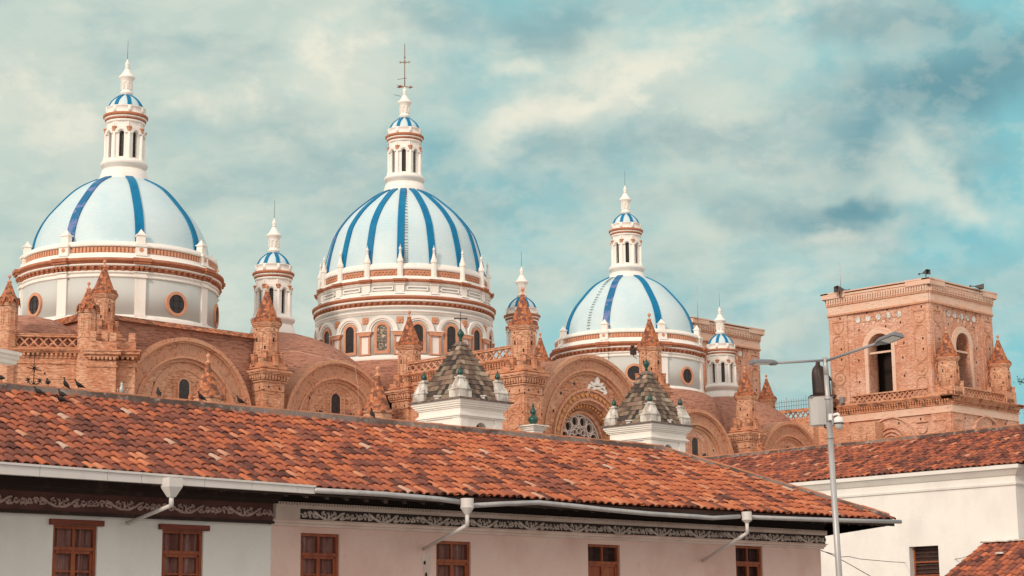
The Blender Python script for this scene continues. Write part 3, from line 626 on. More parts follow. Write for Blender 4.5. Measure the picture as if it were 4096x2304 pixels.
# --- brick turret: octagonal shaft, tiled cone, ball, square pier; origin on its cornice
def make_turret(roundish=False, pier=True, name='turret'):
    n = 20 if roundish else 8; a0 = 0 if roundish else PI/8
    t = MB(); t.smooth = False
    rs = .98
    if roundish: t.smooth = True; t.lathe([(rs, -3.3), (rs, -.35)], 24); t.smooth = False
    else: t.lathe([(rs-.02, -3.3), (rs-.02, -.3)], 8, a0=PI/8)
    for k in range(8):
        M = Rz(k*PI/4)@T(0, -rs*(1 if roundish else math.cos(PI/8))); t.M = M
        t.ring(0, -1.05, .20, .30, -.05, .06, 0, PI, 8); t.box(-.30, -.20, -.05, .06, -2.35, -1.05); t.box(.20, .30, -.05, .06, -2.35, -1.05)
        if not roundish: t.box(-.36, .36, -.03, .05, -.75, -.40); t.box(-.38, .38, -.05, .05, -2.75, -2.4)
    t.M = Matrix()
    body = part(name, t, brick, None)
    b = MB()
    for k in range(8):
        M = Rz(k*PI/4)@T(0, -rs*(1 if roundish else math.cos(PI/8))); b.M = M
        if k % 2 == 0: b.box(-.05, .05, -.035, .05, -1.5, -1.2); b.box(-.05, .05, -.035, .05, -.66, -.5)
        else: b.box(-.05, .05, -.035, .05, -2.1, -1.85)
    inlay(body, b, darkroom)
    b = MB(); b.lathe([(rs, -.38), (1.05, -.34), (1.07, -.24), (1.14, -.22), (1.16, -.12), (1.22, -.10), (1.22, -.02), (1.10, .02)], n, a0=a0); part('cornice', b, brick, body)
    b = MB(); b.lathe([(1.17, -.02), (1.08, .04), (1.02, .14), (.55, 1.35), (.16, 2.42), (.10, 2.46)], n, a0=a0)
    for k in range(8):
        b.M = Rz(k*PI/4)@T(0, -.98)
        b.add([(-.36, -.16, .0), (.36, -.16, .0), (0, -.12, .42), (-.33, .1, 0), (.33, .1, 0), (0, .22, .50)], [(0, 1, 2), (0, 2, 5, 3), (1, 4, 5, 2)])
        b.M = Rz(PI/8+k*PI/4)@T(0, -1.12); b.smooth = True; b.lathe([(.11, -.05), (.12, .1), (.08, .22), (.01, .26)], 6); b.smooth = False
    cn = part('cone', b, cone, body)
    b = MB(); b.smooth = True; b.lathe([(.11, 2.42), (.19, 2.46), (.20, 2.52), (.10, 2.56), (.06, 2.62), (.06, 2.78), (.12, 2.82), (.155, 2.92), (.12, 3.03), (.03, 3.10)], 12); part('finial', b, terra, body)
    if pier:
        b = MB()
        for k in range(8):
            b.M = Rz(k*PI/4)@T(0, -1.16); h = -2.35 if k % 2 else -2.6
            b.box(-.17, .17, -.15, .17, -3.4, h); b.box(-.21, .21, -.19, .21, h, h+.09)
        b.M = Matrix(); b.box(-1.16, 1.16, -1.16, 1.16, -3.75, -3.15)
        for k in range(4):
            b.M = Rz(k*PI/2)@T(0, -1.2); b.box(-1.26, 1.26, -.05, .1, -3.62, -3.5)
        part('parapet', b, stained, body)
        b = MB(); b.box(-1.45, 1.45, -1.45, 1.45, -3.92, -3.76); b.box(-1.36, 1.36, -1.36, 1.36, -4.05, -3.92); b.box(-1.24, 1.24, -1.24, 1.24, -4.15, -4.05)
        for k in range(4):
            for q in range(9): b.M = Rz(k*PI/2)@T((q-4)*.28, -1.14); b.box(-.08, .08, -.14, .1, -4.36, -4.16); b.box(-.06, .06, -.09, .1, -4.5, -4.36)
        b.M = Matrix(); b.box(-1.12, 1.12, -1.12, 1.12, -4.5, -4.16); b.box(-1.15, 1.15, -1.15, 1.15, -4.66, -4.58)
        part('pier_cornice', b, brick, body)
        b = MB(); b.box(-1.02, 1.02, -1.02, 1.02, -27, -4.5)
        for k in range(4):
            b.M = Rz(k*PI/2)@T(0, -1.02)
            b.box(-1.08, 1.08, -.06, .1, -5.35, -5.25); b.box(-.78, -.70, -.05, .1, -9, -5.5); b.box(.70, .78, -.05, .1, -9, -5.5); b.box(-.70, .70, -.05, .1, -5.58, -5.5)
            b.ring(0, -6.0, .55, .62, -.05, .1, PI, 2*PI, 12); b.ring(0, -7.4, .55, .62, -.05, .1, 0, 2*PI, 18)
        part('pier', b, brick, body)
        b = MB()
        for k in range(4):
            b.M = Rz(k*PI/2)@T(0, -1.02)
            for q, w_ in ((-.5, -5.05), (.55, -5.1), (.9, -6.8)): b.box(q-.06, q+.06, -.012, .1, w_-.08, w_+.08)
        inlay(body, b, darkroom)
    return body
TA = make_turret(); TR = make_turret(True, False); TN = make_turret(False, False)
USED = set()
def put(proto, loc, label, s=1., rz=0.):
    if proto.name not in USED: USED.add(proto.name); o = proto; o.parent = cath
    else: o = copytree(proto, cath)
    o.location = loc; o.scale = (s, s, s); o.rotation_euler = (0, 0, rz)
    if label: o['label'] = label
    return o
ZT = 27.25
put(TA, (-23.6, -10.2, ZT), 'brick turret with orange tiled cone between the first two big arches')
put(TA, (-38.3, -10.2, ZT+.35), 'brick turret with orange tiled cone in front of the left dome', .84)
put(TA, (-7.8, -9.2, ZT), 'brick turret with orange cone before the central drum')
put(TA, (-7.8, -22.4, ZT+.05), 'brick turret with tall pale cone left of the rose window arch', 1.02)
put(TA, (7.6, -22.4, ZT), 'brick turret with orange cone before the right dome', .97)
put(TA, (36.6, -10.3, ZT-.45), 'pale brick turret right of the last arches', .98)
p = K.loc(at(2162, 1448, 152)); put(TN, (p.x, p.y, p.z), 'stained tiled cone behind the taller turret', .8)
p = K.loc(at(3068, 1600, 217)); put(TN, (p.x, p.y, p.z), 'small brick turret with orange cone below the rear tower', .98)
b = MB(); b.box(p.x-1.5, p.x+1.5, p.y-1.5, p.y+1.5, 0, p.z-3.0); part('pier', b, brick, cath)
# slightly simpler gabled turrets at the left end
def make_gabled():
    t = MB(); t.lathe([(.66, -30), (.66, -2.05), (.70, -2.0), (.70, -1.9), (.64, -1.85), (.64, 0.02)], 8, a0=PI/8)
    for k in range(8):
        t.M = Rz(k*PI/4)@T(0, -.64*math.cos(PI/8)); t.ring(0, -.52, .13, .19, -.04, .05, 0, PI, 8); t.box(-.19, -.13, -.04, .05, -1.6, -.52); t.box(.13, .19, -.04, .05, -1.6, -.52)
        t.add([(-.27, -.06, -.25), (.27, -.06, -.25), (0, -.06, .26), (-.27, .1, -.25), (.27, .1, -.25), (0, .1, .26)], [(0, 1, 2), (0, 2, 5, 3), (1, 4, 5, 2)])
    body = part('gabled_turret', t, brick, None)
    b = MB(); b.lathe([(.78, .0), (.40, .72), (.13, 1.42), (.10, 1.45)], 8, a0=PI/8)
    for k in range(8):
        b.M = Rz(k*PI/4)@T(0, -.60); 
        b.add([(-.31, -.17, -.22), (-.27, -.17, -.30), (0, -.17, .26), (0, -.17, .36), (.27, -.17, -.30), (.31, -.17, -.22), (0, .35, .40), (-.25, .1, .05), (.25, .1, .05)], [(0, 1, 2, 3), (2, 4, 5, 3), (0, 3, 6, 7), (3, 5, 8, 6)])
    part('cone', b, cone, body)
    b = MB(); b.smooth = True; b.lathe([(.09, 1.42), (.17, 1.45), (.17, 1.52), (.07, 1.56), (.04, 1.75), (.10, 1.79), (.12, 1.86), (.09, 1.95), (.02, 1.98)], 10); part('finial', b, terra, body)
    return body
TG = make_gabled()
Pt2 = K.loc(at(352, 1240, 126)); Pt1 = K.loc(at(34, 1213, 125))
put(TG, Pt2, 'low gabled brick turret beside the taller cone', 1.0)
put(TG, Pt1, 'gabled brick turret at the left edge', 1.0)

# --- balustraded apse wall between the two gabled turrets
def lattice(b, x0, x1, z0, z1, y0, y1, n, w=.11):
    cw = (x1-x0)/n; h = z1-z0; L = math.hypot(cw, h); M0 = b.M.copy(); a = math.atan2(h, cw)
    for i in range(n):
        for sg in (-1, 1):
            b.M = M0@T(x0+cw*(i+.5), 0, (z0+z1)/2)@Matrix.Rotation(-sg*a, 4, 'Y'); b.box(-L/2, L/2, y0+(.01 if sg > 0 else 0), y1-(.01 if sg > 0 else 0), -w/2, w/2)
        b.M = M0@T(x0+cw*(i+.5), 0, (z0+z1)/2)@Matrix.Rotation(PI/4, 4, 'Y')
    b.M = M0
def cornice_wall(name, A, B, zt, label, nlat, backing=True, bmat=None, toff=0):
    # A,B local xy ends (left,right seen from outside), zt = top of cornice; parapet above
    d = B-A; Lg = d.length; ang = math.atan2(d.y, d.x)
    M = T(A.x, A.y)@Rz(ang)
    b = MB(M); b.box(0, Lg, 0, .6, 0, zt-.62); b.box(-.02, Lg+.02, -.08, .6, zt-1.0, zt-.9); b.box(-.01, Lg+.01, -.04, .6, zt-2.05, zt-1.98)
    w = part(name, b, bmat or brick, cath, label)
    b = MB(M)
    b.box(0, Lg, -.05, .6, zt-.62, zt-.25)
    n = int(Lg/.30)
    for i in range(n): x = (i+.5)*Lg/n; b.box(x-.08, x+.08, -.22, 0, zt-.45, zt-.26); b.box(x-.06, x+.06, -.14, 0, zt-.6, zt-.45)
    b.box(0, Lg, -.26, .6, zt-.26, zt-.16); b.box(0, Lg, -.36, .6, zt-.16, zt-.08); b.box(0, Lg, -.42, .6, zt-.08, zt)
    part('cornice', b, stained, w)
    b = MB(M)
    b.box(0, Lg, .02, .30, zt, zt+.18); b.box(0, Lg, -.02, .34, zt+.86, zt+1.0); b.box(0, Lg, -.06, .38, zt+1.0, zt+1.07)
    lattice(b, 0, Lg, zt+.18, zt+.86, .10, .22, nlat)
    part('balustrade', b, brick, w)
    if backing: b = MB(M); b.box(0, Lg, .4, .5, zt, zt+.86); part('parapet_back', b, vault, w)
    b = MB(M)
    for i in range(4): x = Lg*(i+.5)/4; b.box(x-.06, x+.06, -.012, .1, zt-1.75+.2*(i % 2), zt-1.6+.2*(i % 2))
    inlay(w, b, darkroom)
    return w
A = Pt1.copy(); B = Pt2.copy(); d = (B-A).normalized()
nrm_ = Vector((d.y, -d.x, 0))
zc_ = at(200, 1396, 125.3).z
cornice_wall('apse_wall', A-d*3+nrm_*.1, B+d*.6+nrm_*.1, zc_, 'cornice and lattice balustrade at the left end of the church', 14)
# stepped pier under the left turret group
for k_, (dx, dy, hw, tp) in enumerate(((1.0, -.9, .95, 1415), (2.6, -.2, 1.2, 1405))):
    q = Pt2+Vector((dx*.95, dy*.6, 0)); z0 = at(470, tp, 127).z
    b = MB(T(q.x, q.y)@Rz(math.atan2(d.y, d.x)))
    b.box(-hw, hw, -hw, hw, 0, z0-.7); b.box(-hw-.1, hw+.1, -hw-.1, hw+.1, z0-1.15, z0-1.05)
    for i in range(7):
        x = -hw+(i+.5)*2*hw/7; b.box(x-.09, x+.09, -hw-.2, -hw+.1, z0-.66, z0-.44)
    b.box(-hw-.12, hw+.12, -hw-.12, hw+.12, z0-.5, z0-.3); b.box(-hw-.3, hw+.3, -hw-.3, hw+.3, z0-.3, z0-.1); b.box(-hw-.38, hw+.38, -hw-.38, hw+.38, z0-.1, z0)
    b.box(-hw, hw, -hw, hw, z0, z0+.6); b.box(-hw+.05, -hw+.5, -hw-.05, -hw+.4, z0+.6, z0+1.3); b.box(hw-.5, hw-.05, -hw-.05, -hw+.4, z0+.6, z0+1.2)
    if k_: b.ring(0, z0-2.3, hw-.35, hw-.27, -hw-.05, -hw+.1, PI, 2*PI, 14); b.box(-hw+.25, hw-.25, -hw-.05, -hw+.1, z0-2.0, z0-1.92)
    part('pier', b, brick, cath)
# apse half dome
p = K.loc(at(95, 1340, 131)); zt_ = at(95, 1266, 131).z
b = MB(); b.lathe([(5.0, zt_-7), (4.9, zt_-3.2), (4.4, zt_-1.9), (3.6, zt_-1.05), (2.4, zt_-.42), (1.2, zt_-.12), (.01, zt_)], 40, c=(p.x, p.y), smooth=True); part('apse_dome', b, vault, cath)

# --- nave body under the left dome
zc1 = K.hy(800, 1306, -10.3).z
b = MB(); b.box(-38.6, -22.9, -9.7, 9.7, 0, zc1-.25); part('nave_block', b, vault, cath)
b = MB(); b.add([(-38.9, -10.1, zc1-.3), (-22.7, -10.1, zc1-.3), (-22.7, -9.2, zc1+.22), (-38.9, -9.2, zc1+.22), (-38.9, 9.7, zc1-.3), (-38.0, 8.8, zc1+.22), (-22.7, 8.8, zc1+.22), (-22.7, 9.7, zc1-.3)], [(0, 1, 2, 3), (0, 3, 5, 4), (3, 2, 6, 5), (4, 5, 6, 7), (1, 7, 6, 2), (0, 4, 7, 1)])
part('coping', b, cone, cath)
def lunette(cu, v, Rr, ztop, label, centerwin=True, rose=False, m=brick, ringmat=None):
    zc = ztop-Rr
    t = .55
    b = MB(); n = 28
    b.prism([(cu-Rr+.1, 0), (cu+Rr-.1, 0)]+[(cu+(Rr-.1)*math.cos(PI*i/n), zc+(Rr-.1)*math.sin(PI*i/n)) for i in range(n+1)], v+.5, v+1.3) if not rose else None
    if rose:
        # tympanum round the deep rose opening
        ro = 3.35; rz_ = zc-.3
        pts_o = [(cu+(Rr-.1)*math.cos(PI*i/n), zc+(Rr-.1)*math.sin(PI*i/n)) for i in range(n+1)]
        pts_i = [(cu+ro*math.cos(PI*i/n), rz_+ro*math.sin(PI*i/n)) for i in range(n+1)]
        for i in range(n):
            (a, c), (a2, c2), (e, f), (e2, f2) = pts_o[i], pts_o[i+1], pts_i[i], pts_i[i+1]
            b.add([(a, v+.5, c), (a2, v+.5, c2), (e2, v+.5, f2), (e, v+.5, f)], [(0, 1, 2, 3)])
            b.add([(e, v+.5, f), (e2, v+.5, f2), (cu+(e2-cu)*.72, v+1.7, rz_+(f2-rz_)*.72), (cu+(e-cu)*.72, v+1.7, rz_+(f-rz_)*.72)], [(0, 1, 2, 3)])
        b.add([(cu-Rr+.1, v+.5, 0), (cu+Rr-.1, v+.5, 0), (cu+Rr-.1, v+.5, zc), (cu+ro, v+.5, rz_), (cu-ro, v+.5, rz_), (cu-Rr+.1, v+.5, zc)], [(0, 1, 2, 3, 4, 5)])
    wl = part('gable_wall', b, m, cath, label)
    b = MB()
    b.ring(cu, zc, Rr-.30, Rr, v-.15, v+1.6, -.3, PI+.3, 44); b.ring(cu, zc, Rr-.42, Rr-.30, v-.02, v+.7, -.3, PI+.3, 44)
    w_ = .95 if not rose else .75
    b.ring(cu, zc, Rr-.42-w_, Rr-.42, v+.18, v+.8, -.3, PI+.3, 44)
    b.ring(cu, zc, Rr-.42-w_-.16, Rr-.42-w_, v+.06, v+.8, -.3, PI+.3, 44); b.ring(cu, zc, Rr-.42-w_-.40, Rr-.42-w_-.16, v+.30, v+.8, -.3, PI+.3, 44)
    ARCH = part('arch', b, ringmat or radial, wl)
    ri = Rr-.42-w_-.40
    b = MB()       # radial brick joints on the wide band
    for i in range(110):
        a = PI*(i+.5+.2*math.sin(i*5.1))/110
        b.M = T(cu, 0, zc)@Matrix.Rotation(-a, 4, 'Y'); r0 = Rr-.42-w_+.05
        b.box(r0+.06*(i % 3), Rr-.47-.05*(i % 4), v+.172, v+.3, -.011, .011)
    b.M = Matrix(); inlay(ARCH, b, vault)
    if not rose:
        zb = zc+.85
        b = MB(); b.ring(cu, zb+.35, 2.35, 2.85, v+.44, v+.7, 0, PI, 24); b.ring(cu, zb+.35, 1.75, 1.82, v+.44, v+.7, 0, PI, 24)
        b.box(cu-.95, cu-.88, v+.44, v+.7, zb-1, zb+2.0); b.box(cu+.88, cu+.95, v+.44, v+.7, zb-1, zb+2.0); b.archframe(cu, .46, zb-1.5, zb+1.6, .12, v+.42, v+.7, foot=False)
        part('window_surround', b, radial, wl)
        b = MB(); b.archp(cu, .47, zb-1.5, zb+1.6, v+.45, v+.7, 14); g = part('window', b, glass, wl)
        b = MB(); [b.ring(cu, q, .18, .22, v+.43, v+.45, 0, 2*PI, 12) for q in (zb-.4, zb+.7)]; part('window_bars', b, iron, wl)
        for sx in (-1, 1):
            b = MB(); b.archp(cu+sx*1.62, .52, zb-2.5, zb+.10, v+.47, v+.7, 12); part('window', b, glass, wl)
        b = MB()
        for q, w2 in ((-1.3, 2.75), (1.6, 2.6), (-2.6, 1.5), (2.9, 1.0), (3.4, -.1), (-3.4, .1)): b.box(cu+q-.08, cu+q+.08, v+.47, v+.7, zb+w2-.1, zb+w2+.1)
        inlay(wl, b, darkroom)
    return wl, zc, ri
VW = -10.3
lunette(-30.9, VW, 5.95, K.hy(745, 1350, VW).z, 'wide brick arch under the left dome, arched window inside')
lunette(-16.3, VW, 5.55, K.hy(1330, 1437, VW).z, 'second wide brick arch, behind a thin hanging cable')
L4z = K.hy(2760, 1633, VW).z
lunette(28.9, VW, 5.6, L4z, 'brick arch under the right dome', m=brick_pink)
lunette(44.0, VW, 5.4, K.hy(3160, 1686, VW).z, 'last brick arch at the right end of the nave', m=brick_pink)
zr3 = K.hy(2385, 1425, -22.4).z
wl3, zc3, ri3 = lunette(0.0, -22.6, 6.75, zr3, 'brightest brick arch with the rose window', rose=True, m=brick)
def rose(par):
    v = -22.6; rz_ = zc3-.3; cu = 0
    b = MB()
    for r0, r1, y in ((3.35, 3.52, .30), (3.52, 4.12, .42), (4.12, 4.30, .26)): b.ring(cu, rz_, r0, r1, v+y, v+.6, -.25, PI+.25, 40)
    part('rose_arch', b, radial, par)
    b = MB()
    for i in range(22):
        a = .05+PI*(i+.5)/22-.05; x, z = cu+3.82*math.cos(a), rz_+3.82*math.sin(a); s = 1+.25*math.sin(i*2.3)
        b.M = T(x, 0, z)@Matrix.Rotation(-a, 4, 'Y'); b.disc(0, 0, .17*s, v+.28, v+.5, 8); b.disc(.05, .2, .09, v+.3, v+.5, 6)
    b.M = Matrix()
    for i in range(26):
        a = PI*(i+.5)/26; b.disc(cu+2.95*math.cos(a), rz_+2.95*math.sin(a), .12, v+.72, v+1.0, 6)
    part('carved_garland', b, carved, par)
    b = MB(); b.ring(cu, rz_, 2.78, 2.95, v+.95, v+1.3, 0, PI, 32); b.ring(cu, rz_, 2.38, 2.6, v+1.2, v+1.6, 0, PI, 32); b.ring(cu, rz_, 3.1, 3.25, v+.6, v+.9, 0, PI, 32); part('rose_moulding', b, stained, par)
    b = MB(); b.disc(cu, rz_, 2.4, v+1.75, v+1.85, 40); part('rose_glass', b, darkroom, par)
    b = MB(); b.ring(cu, rz_, 2.24, 2.42, v+1.42, v+1.75, 0, 2*PI, 40)
    for i in range(12):
        a = 2*PI*i/12+PI/12; b.ring(cu+1.8*math.cos(a), rz_+1.8*math.sin(a), .36, .45, v+1.5, v+1.75, 0, 2*PI, 16)
        a = 2*PI*i/12; b.ring(cu+.98*math.cos(a), rz_+.98*math.sin(a), .20, .27, v+1.5, v+1.75, 0, 2*PI, 10)
        b.M = T(cu, 0, rz_)@Matrix.Rotation(-a, 4, 'Y'); b.box(1.2, 2.3, v+1.52, v+1.75, -.045, .045); b.M = Matrix()
    b.ring(cu, rz_, 1.26, 1.34, v+1.5, v+1.75, 0, 2*PI, 30); b.ring(cu, rz_, .35, .45, v+1.5, v+1.75, 0, 2*PI, 20)
    part('rose_tracery', b, trimp, par)
    # white papal emblem: crossed keys and tiara
    p = K.hy(2383, 1548, v+.5); b = MB(T(p.x+.05, 0, p.z)@Matrix.Scale(.85, 4))
    y0, y1 = (v+.38)/.85, (v+.52)/.85
    M0 = b.M.copy()
    for sg in (-1, 1):                      # two keys crossed low, bows at the outer ends
        b.M = M0@T(0, 0, -.12)@Matrix.Rotation(sg*R(13), 4, 'Y'); b.box(-1.15, 1.15, y0+.04*(sg > 0), y1, -.10, .07)
        for q in range(3): a = PI/2*q-PI/2; b.disc(sg*(1.22+.13*math.cos(a)), .14*math.sin(a)-.02, .12, y0, y1, 8)
        b.box(-sg*1.05-.12, -sg*1.05+.12, y0, y1, -.30, .07)
    b.M = M0
    b.prism([(-.62, .10), (-.95, .34), (-.80, .46), (-.40, .34), (-.25, .46), (.25, .46), (.40, .36), (.82, .50), (.95, .38), (.62, .10)], y0, y1)
    b.disc(0, .40, .21, y0-.12, y1, 12); b.prism([(-.27, .46), (.27, .46), (.29, .66), (.18, .88), (.05, .98), (-.05, .98), (-.18, .88), (-.29, .66)], y0-.08, y1); b.disc(0, 1.05, .07, y0-.05, y1, 8)
    b.box(-.30, .30, y0-.11, y1, .56, .61); b.box(-.24, .24, y0-.11, y1, .74, .78)
    part('emblem', b, white, par, 'white relief of crossed keys and tiara')
    b = MB(); v5 = v+.5
    for q in ((-3.2, 3.4), (3.6, 2.9), (-4.1, 1.9), (-1.6, 4.3), (2.2, 4.2)): b.box(q[0]-.09, q[0]+.09, v5-.012, v5+.1, zc3+q[1]-.12, zc3+q[1]+.12)
    inlay(par, b, darkroom)
rose(wl3)
# vaults behind the arches
def barrel(cu, v0, v1, Rr, zc, name='barrel_vault'):
    b = MB(); b.smooth = True
    n = 32; vs = []
    for i in range(n+1):
        a = PI*i/n; vs += [(cu+Rr*math.cos(a), v0, zc+Rr*math.sin(a)), (cu+Rr*math.cos(a), v1, zc+Rr*math.sin(a))]
    b.add(vs, [(2*i, 2*i+1, 2*i+3, 2*i+2) for i in range(n)]); b.smooth = False
    b.box(cu-Rr, cu+Rr, v0, v1, 0, zc)
    part(name, b, vault, cath)
barrel(0, -21.2, -7.5, 6.6, zc3)
def saucer(u, zt, r, lab=None, h=None):
    h = h or r*.86
    b = MB(); b.lathe([(r, zt-h-3)]+[(r*math.cos(a), zt-h+h*math.sin(a)) for a in [PI/2*i/12 for i in range(12)]]+[(.02, zt)], 56, c=(u, 0), smooth=True); part('brick_vault', b, vault, cath, lab)
saucer(-14.97, at(1091, 1334, 154.3).z, 9.9, 'shallow brown brick dome under the left small lantern')
saucer(15.3, at(2090, 1490, 175.9).z, 9.6)
saucer(46.1, at(2888, 1588, 198).z, 9.8, 'shallow brown brick dome at the right end of the nave')
z_ = at(2514, 1590, 187.1).z
b = MB(); b.lathe([(9.5, 0), (9.5, z_-2.6), (9.2, z_-1.3), (8.6, z_-.4), (8.0, z_-.05), (6.0, z_)], 56, c=(30.7, 0), smooth=True); part('dome_base', b, vault, cath)
b = MB(); b.box(-23, 60, -9, 9.5, 0, at(1617, 1640, 156).z-.5); part('nave_wall', b, vault, cath)
# transept side wall with lattice balustrade (faces the left)
zb_ = K.hx(1800, 1560-20, -8.6).z
def side_wall():
    A = Vector((-8.55, -9.6, 0)); B = Vector((-8.55, -22.2, 0))
    cornice_wall('transept_wall', A, B, 24.75, 'transept side wall with open lattice balustrade, facing left', 17, backing=False)
side_wall()
b = MB(); b.box(-8.1, -7.3, -22, -9, 0, 24.6); part('transept_wall', b, brick, cath)

# --- small spires poking above the street roof
def make_spire():
    b = MB(); b.lathe([(.98, 0), (.82, .12), (.72, .30), (.42, 1.1), (.12, 2.0), (.1, 2.02)], 8, a0=PI/8)
    for k in range(8): b.M = Rz(PI/8+k*PI/4)@T(0, -.98); b.lathe([(.14, -.14), (.16, .02), (.08, .14), (.01, .16)], 6)
    s = part('spire', b, cone, None)
    b = MB(); b.lathe([(.85, -8), (.85, -.1), (.98, -.05), (.98, .0)], 8, a0=PI/8); part('shaft', b, brick, s)
    b = MB(); b.smooth = True; b.lathe([(.11, 2.0), (.19, 2.03), (.19, 2.1), (.09, 2.14), (.05, 2.3), (.11, 2.36), (.14, 2.45), (.10, 2.55), (.02, 2.6)], 10); part('finial', b, terra, s)
    return s
SP = make_spire()
for px, py, Y, s, lb in ((830, 1590, 110, 1.02, 'small tiled spire in front of the first big arch'), (1510, 1650, 118, 1.15, 'small tiled spire below the second big arch'), (3040, 1818, 140, .62, 'smallest tiled spire at the right end')):
    p = K.loc(at(px, py, Y)); put(SP, p, lb, s)
# thin hanging cable and orange ladder
b = MB(); b.tube([K.loc(at(1108, 1403, 141)), K.loc(at(1200, 1408, 141)), K.loc(at(1310, 1432, 141)), K.loc(at(1420, 1465, 141)), K.loc(at(1431, 1540, 141)), K.loc(at(1438, 1655, 141))], .014, 4); part('cable', b, brick_pale, cath)
b = MB(); l0, l1 = K.loc(at(1578, 1640, 139)), K.loc(at(1598, 1525, 140)); w_ = Vector((.42, 0, 0))
b.tube([l0, l1], .03, 5); b.tube([l0+w_, l1+w_], .03, 5)
for i in range(12): q = l0.lerp(l1, (i+.5)/12); b.tube([q, q+w_], .022, 4)
part('ladder', b, rust, cath)
# loudspeaker box on the turret before the right dome
p = K.loc(at(2533, 1412, 152)); b = MB(T(p.x, p.y, p.z+.1)@Matrix.Scale(.7, 4)); b.box(-.3, .3, -.25, .25, -.35, .4); [b.box(-.31, .31, -.27, -.25, -.3+.14*i, -.25+.14*i) for i in range(5)]; b.tube([(0, 0, -.3), (.1, 0, -.6), (.6, 0, -.75)], .04, 5); b.tube([(-.1, 0, .5), (.3, .1, .55), (.6, .2, .5)], .03, 5); b.disc(-.1, .62, .14, -.2, .2, 10); part('loudspeaker', b, iron, cath)

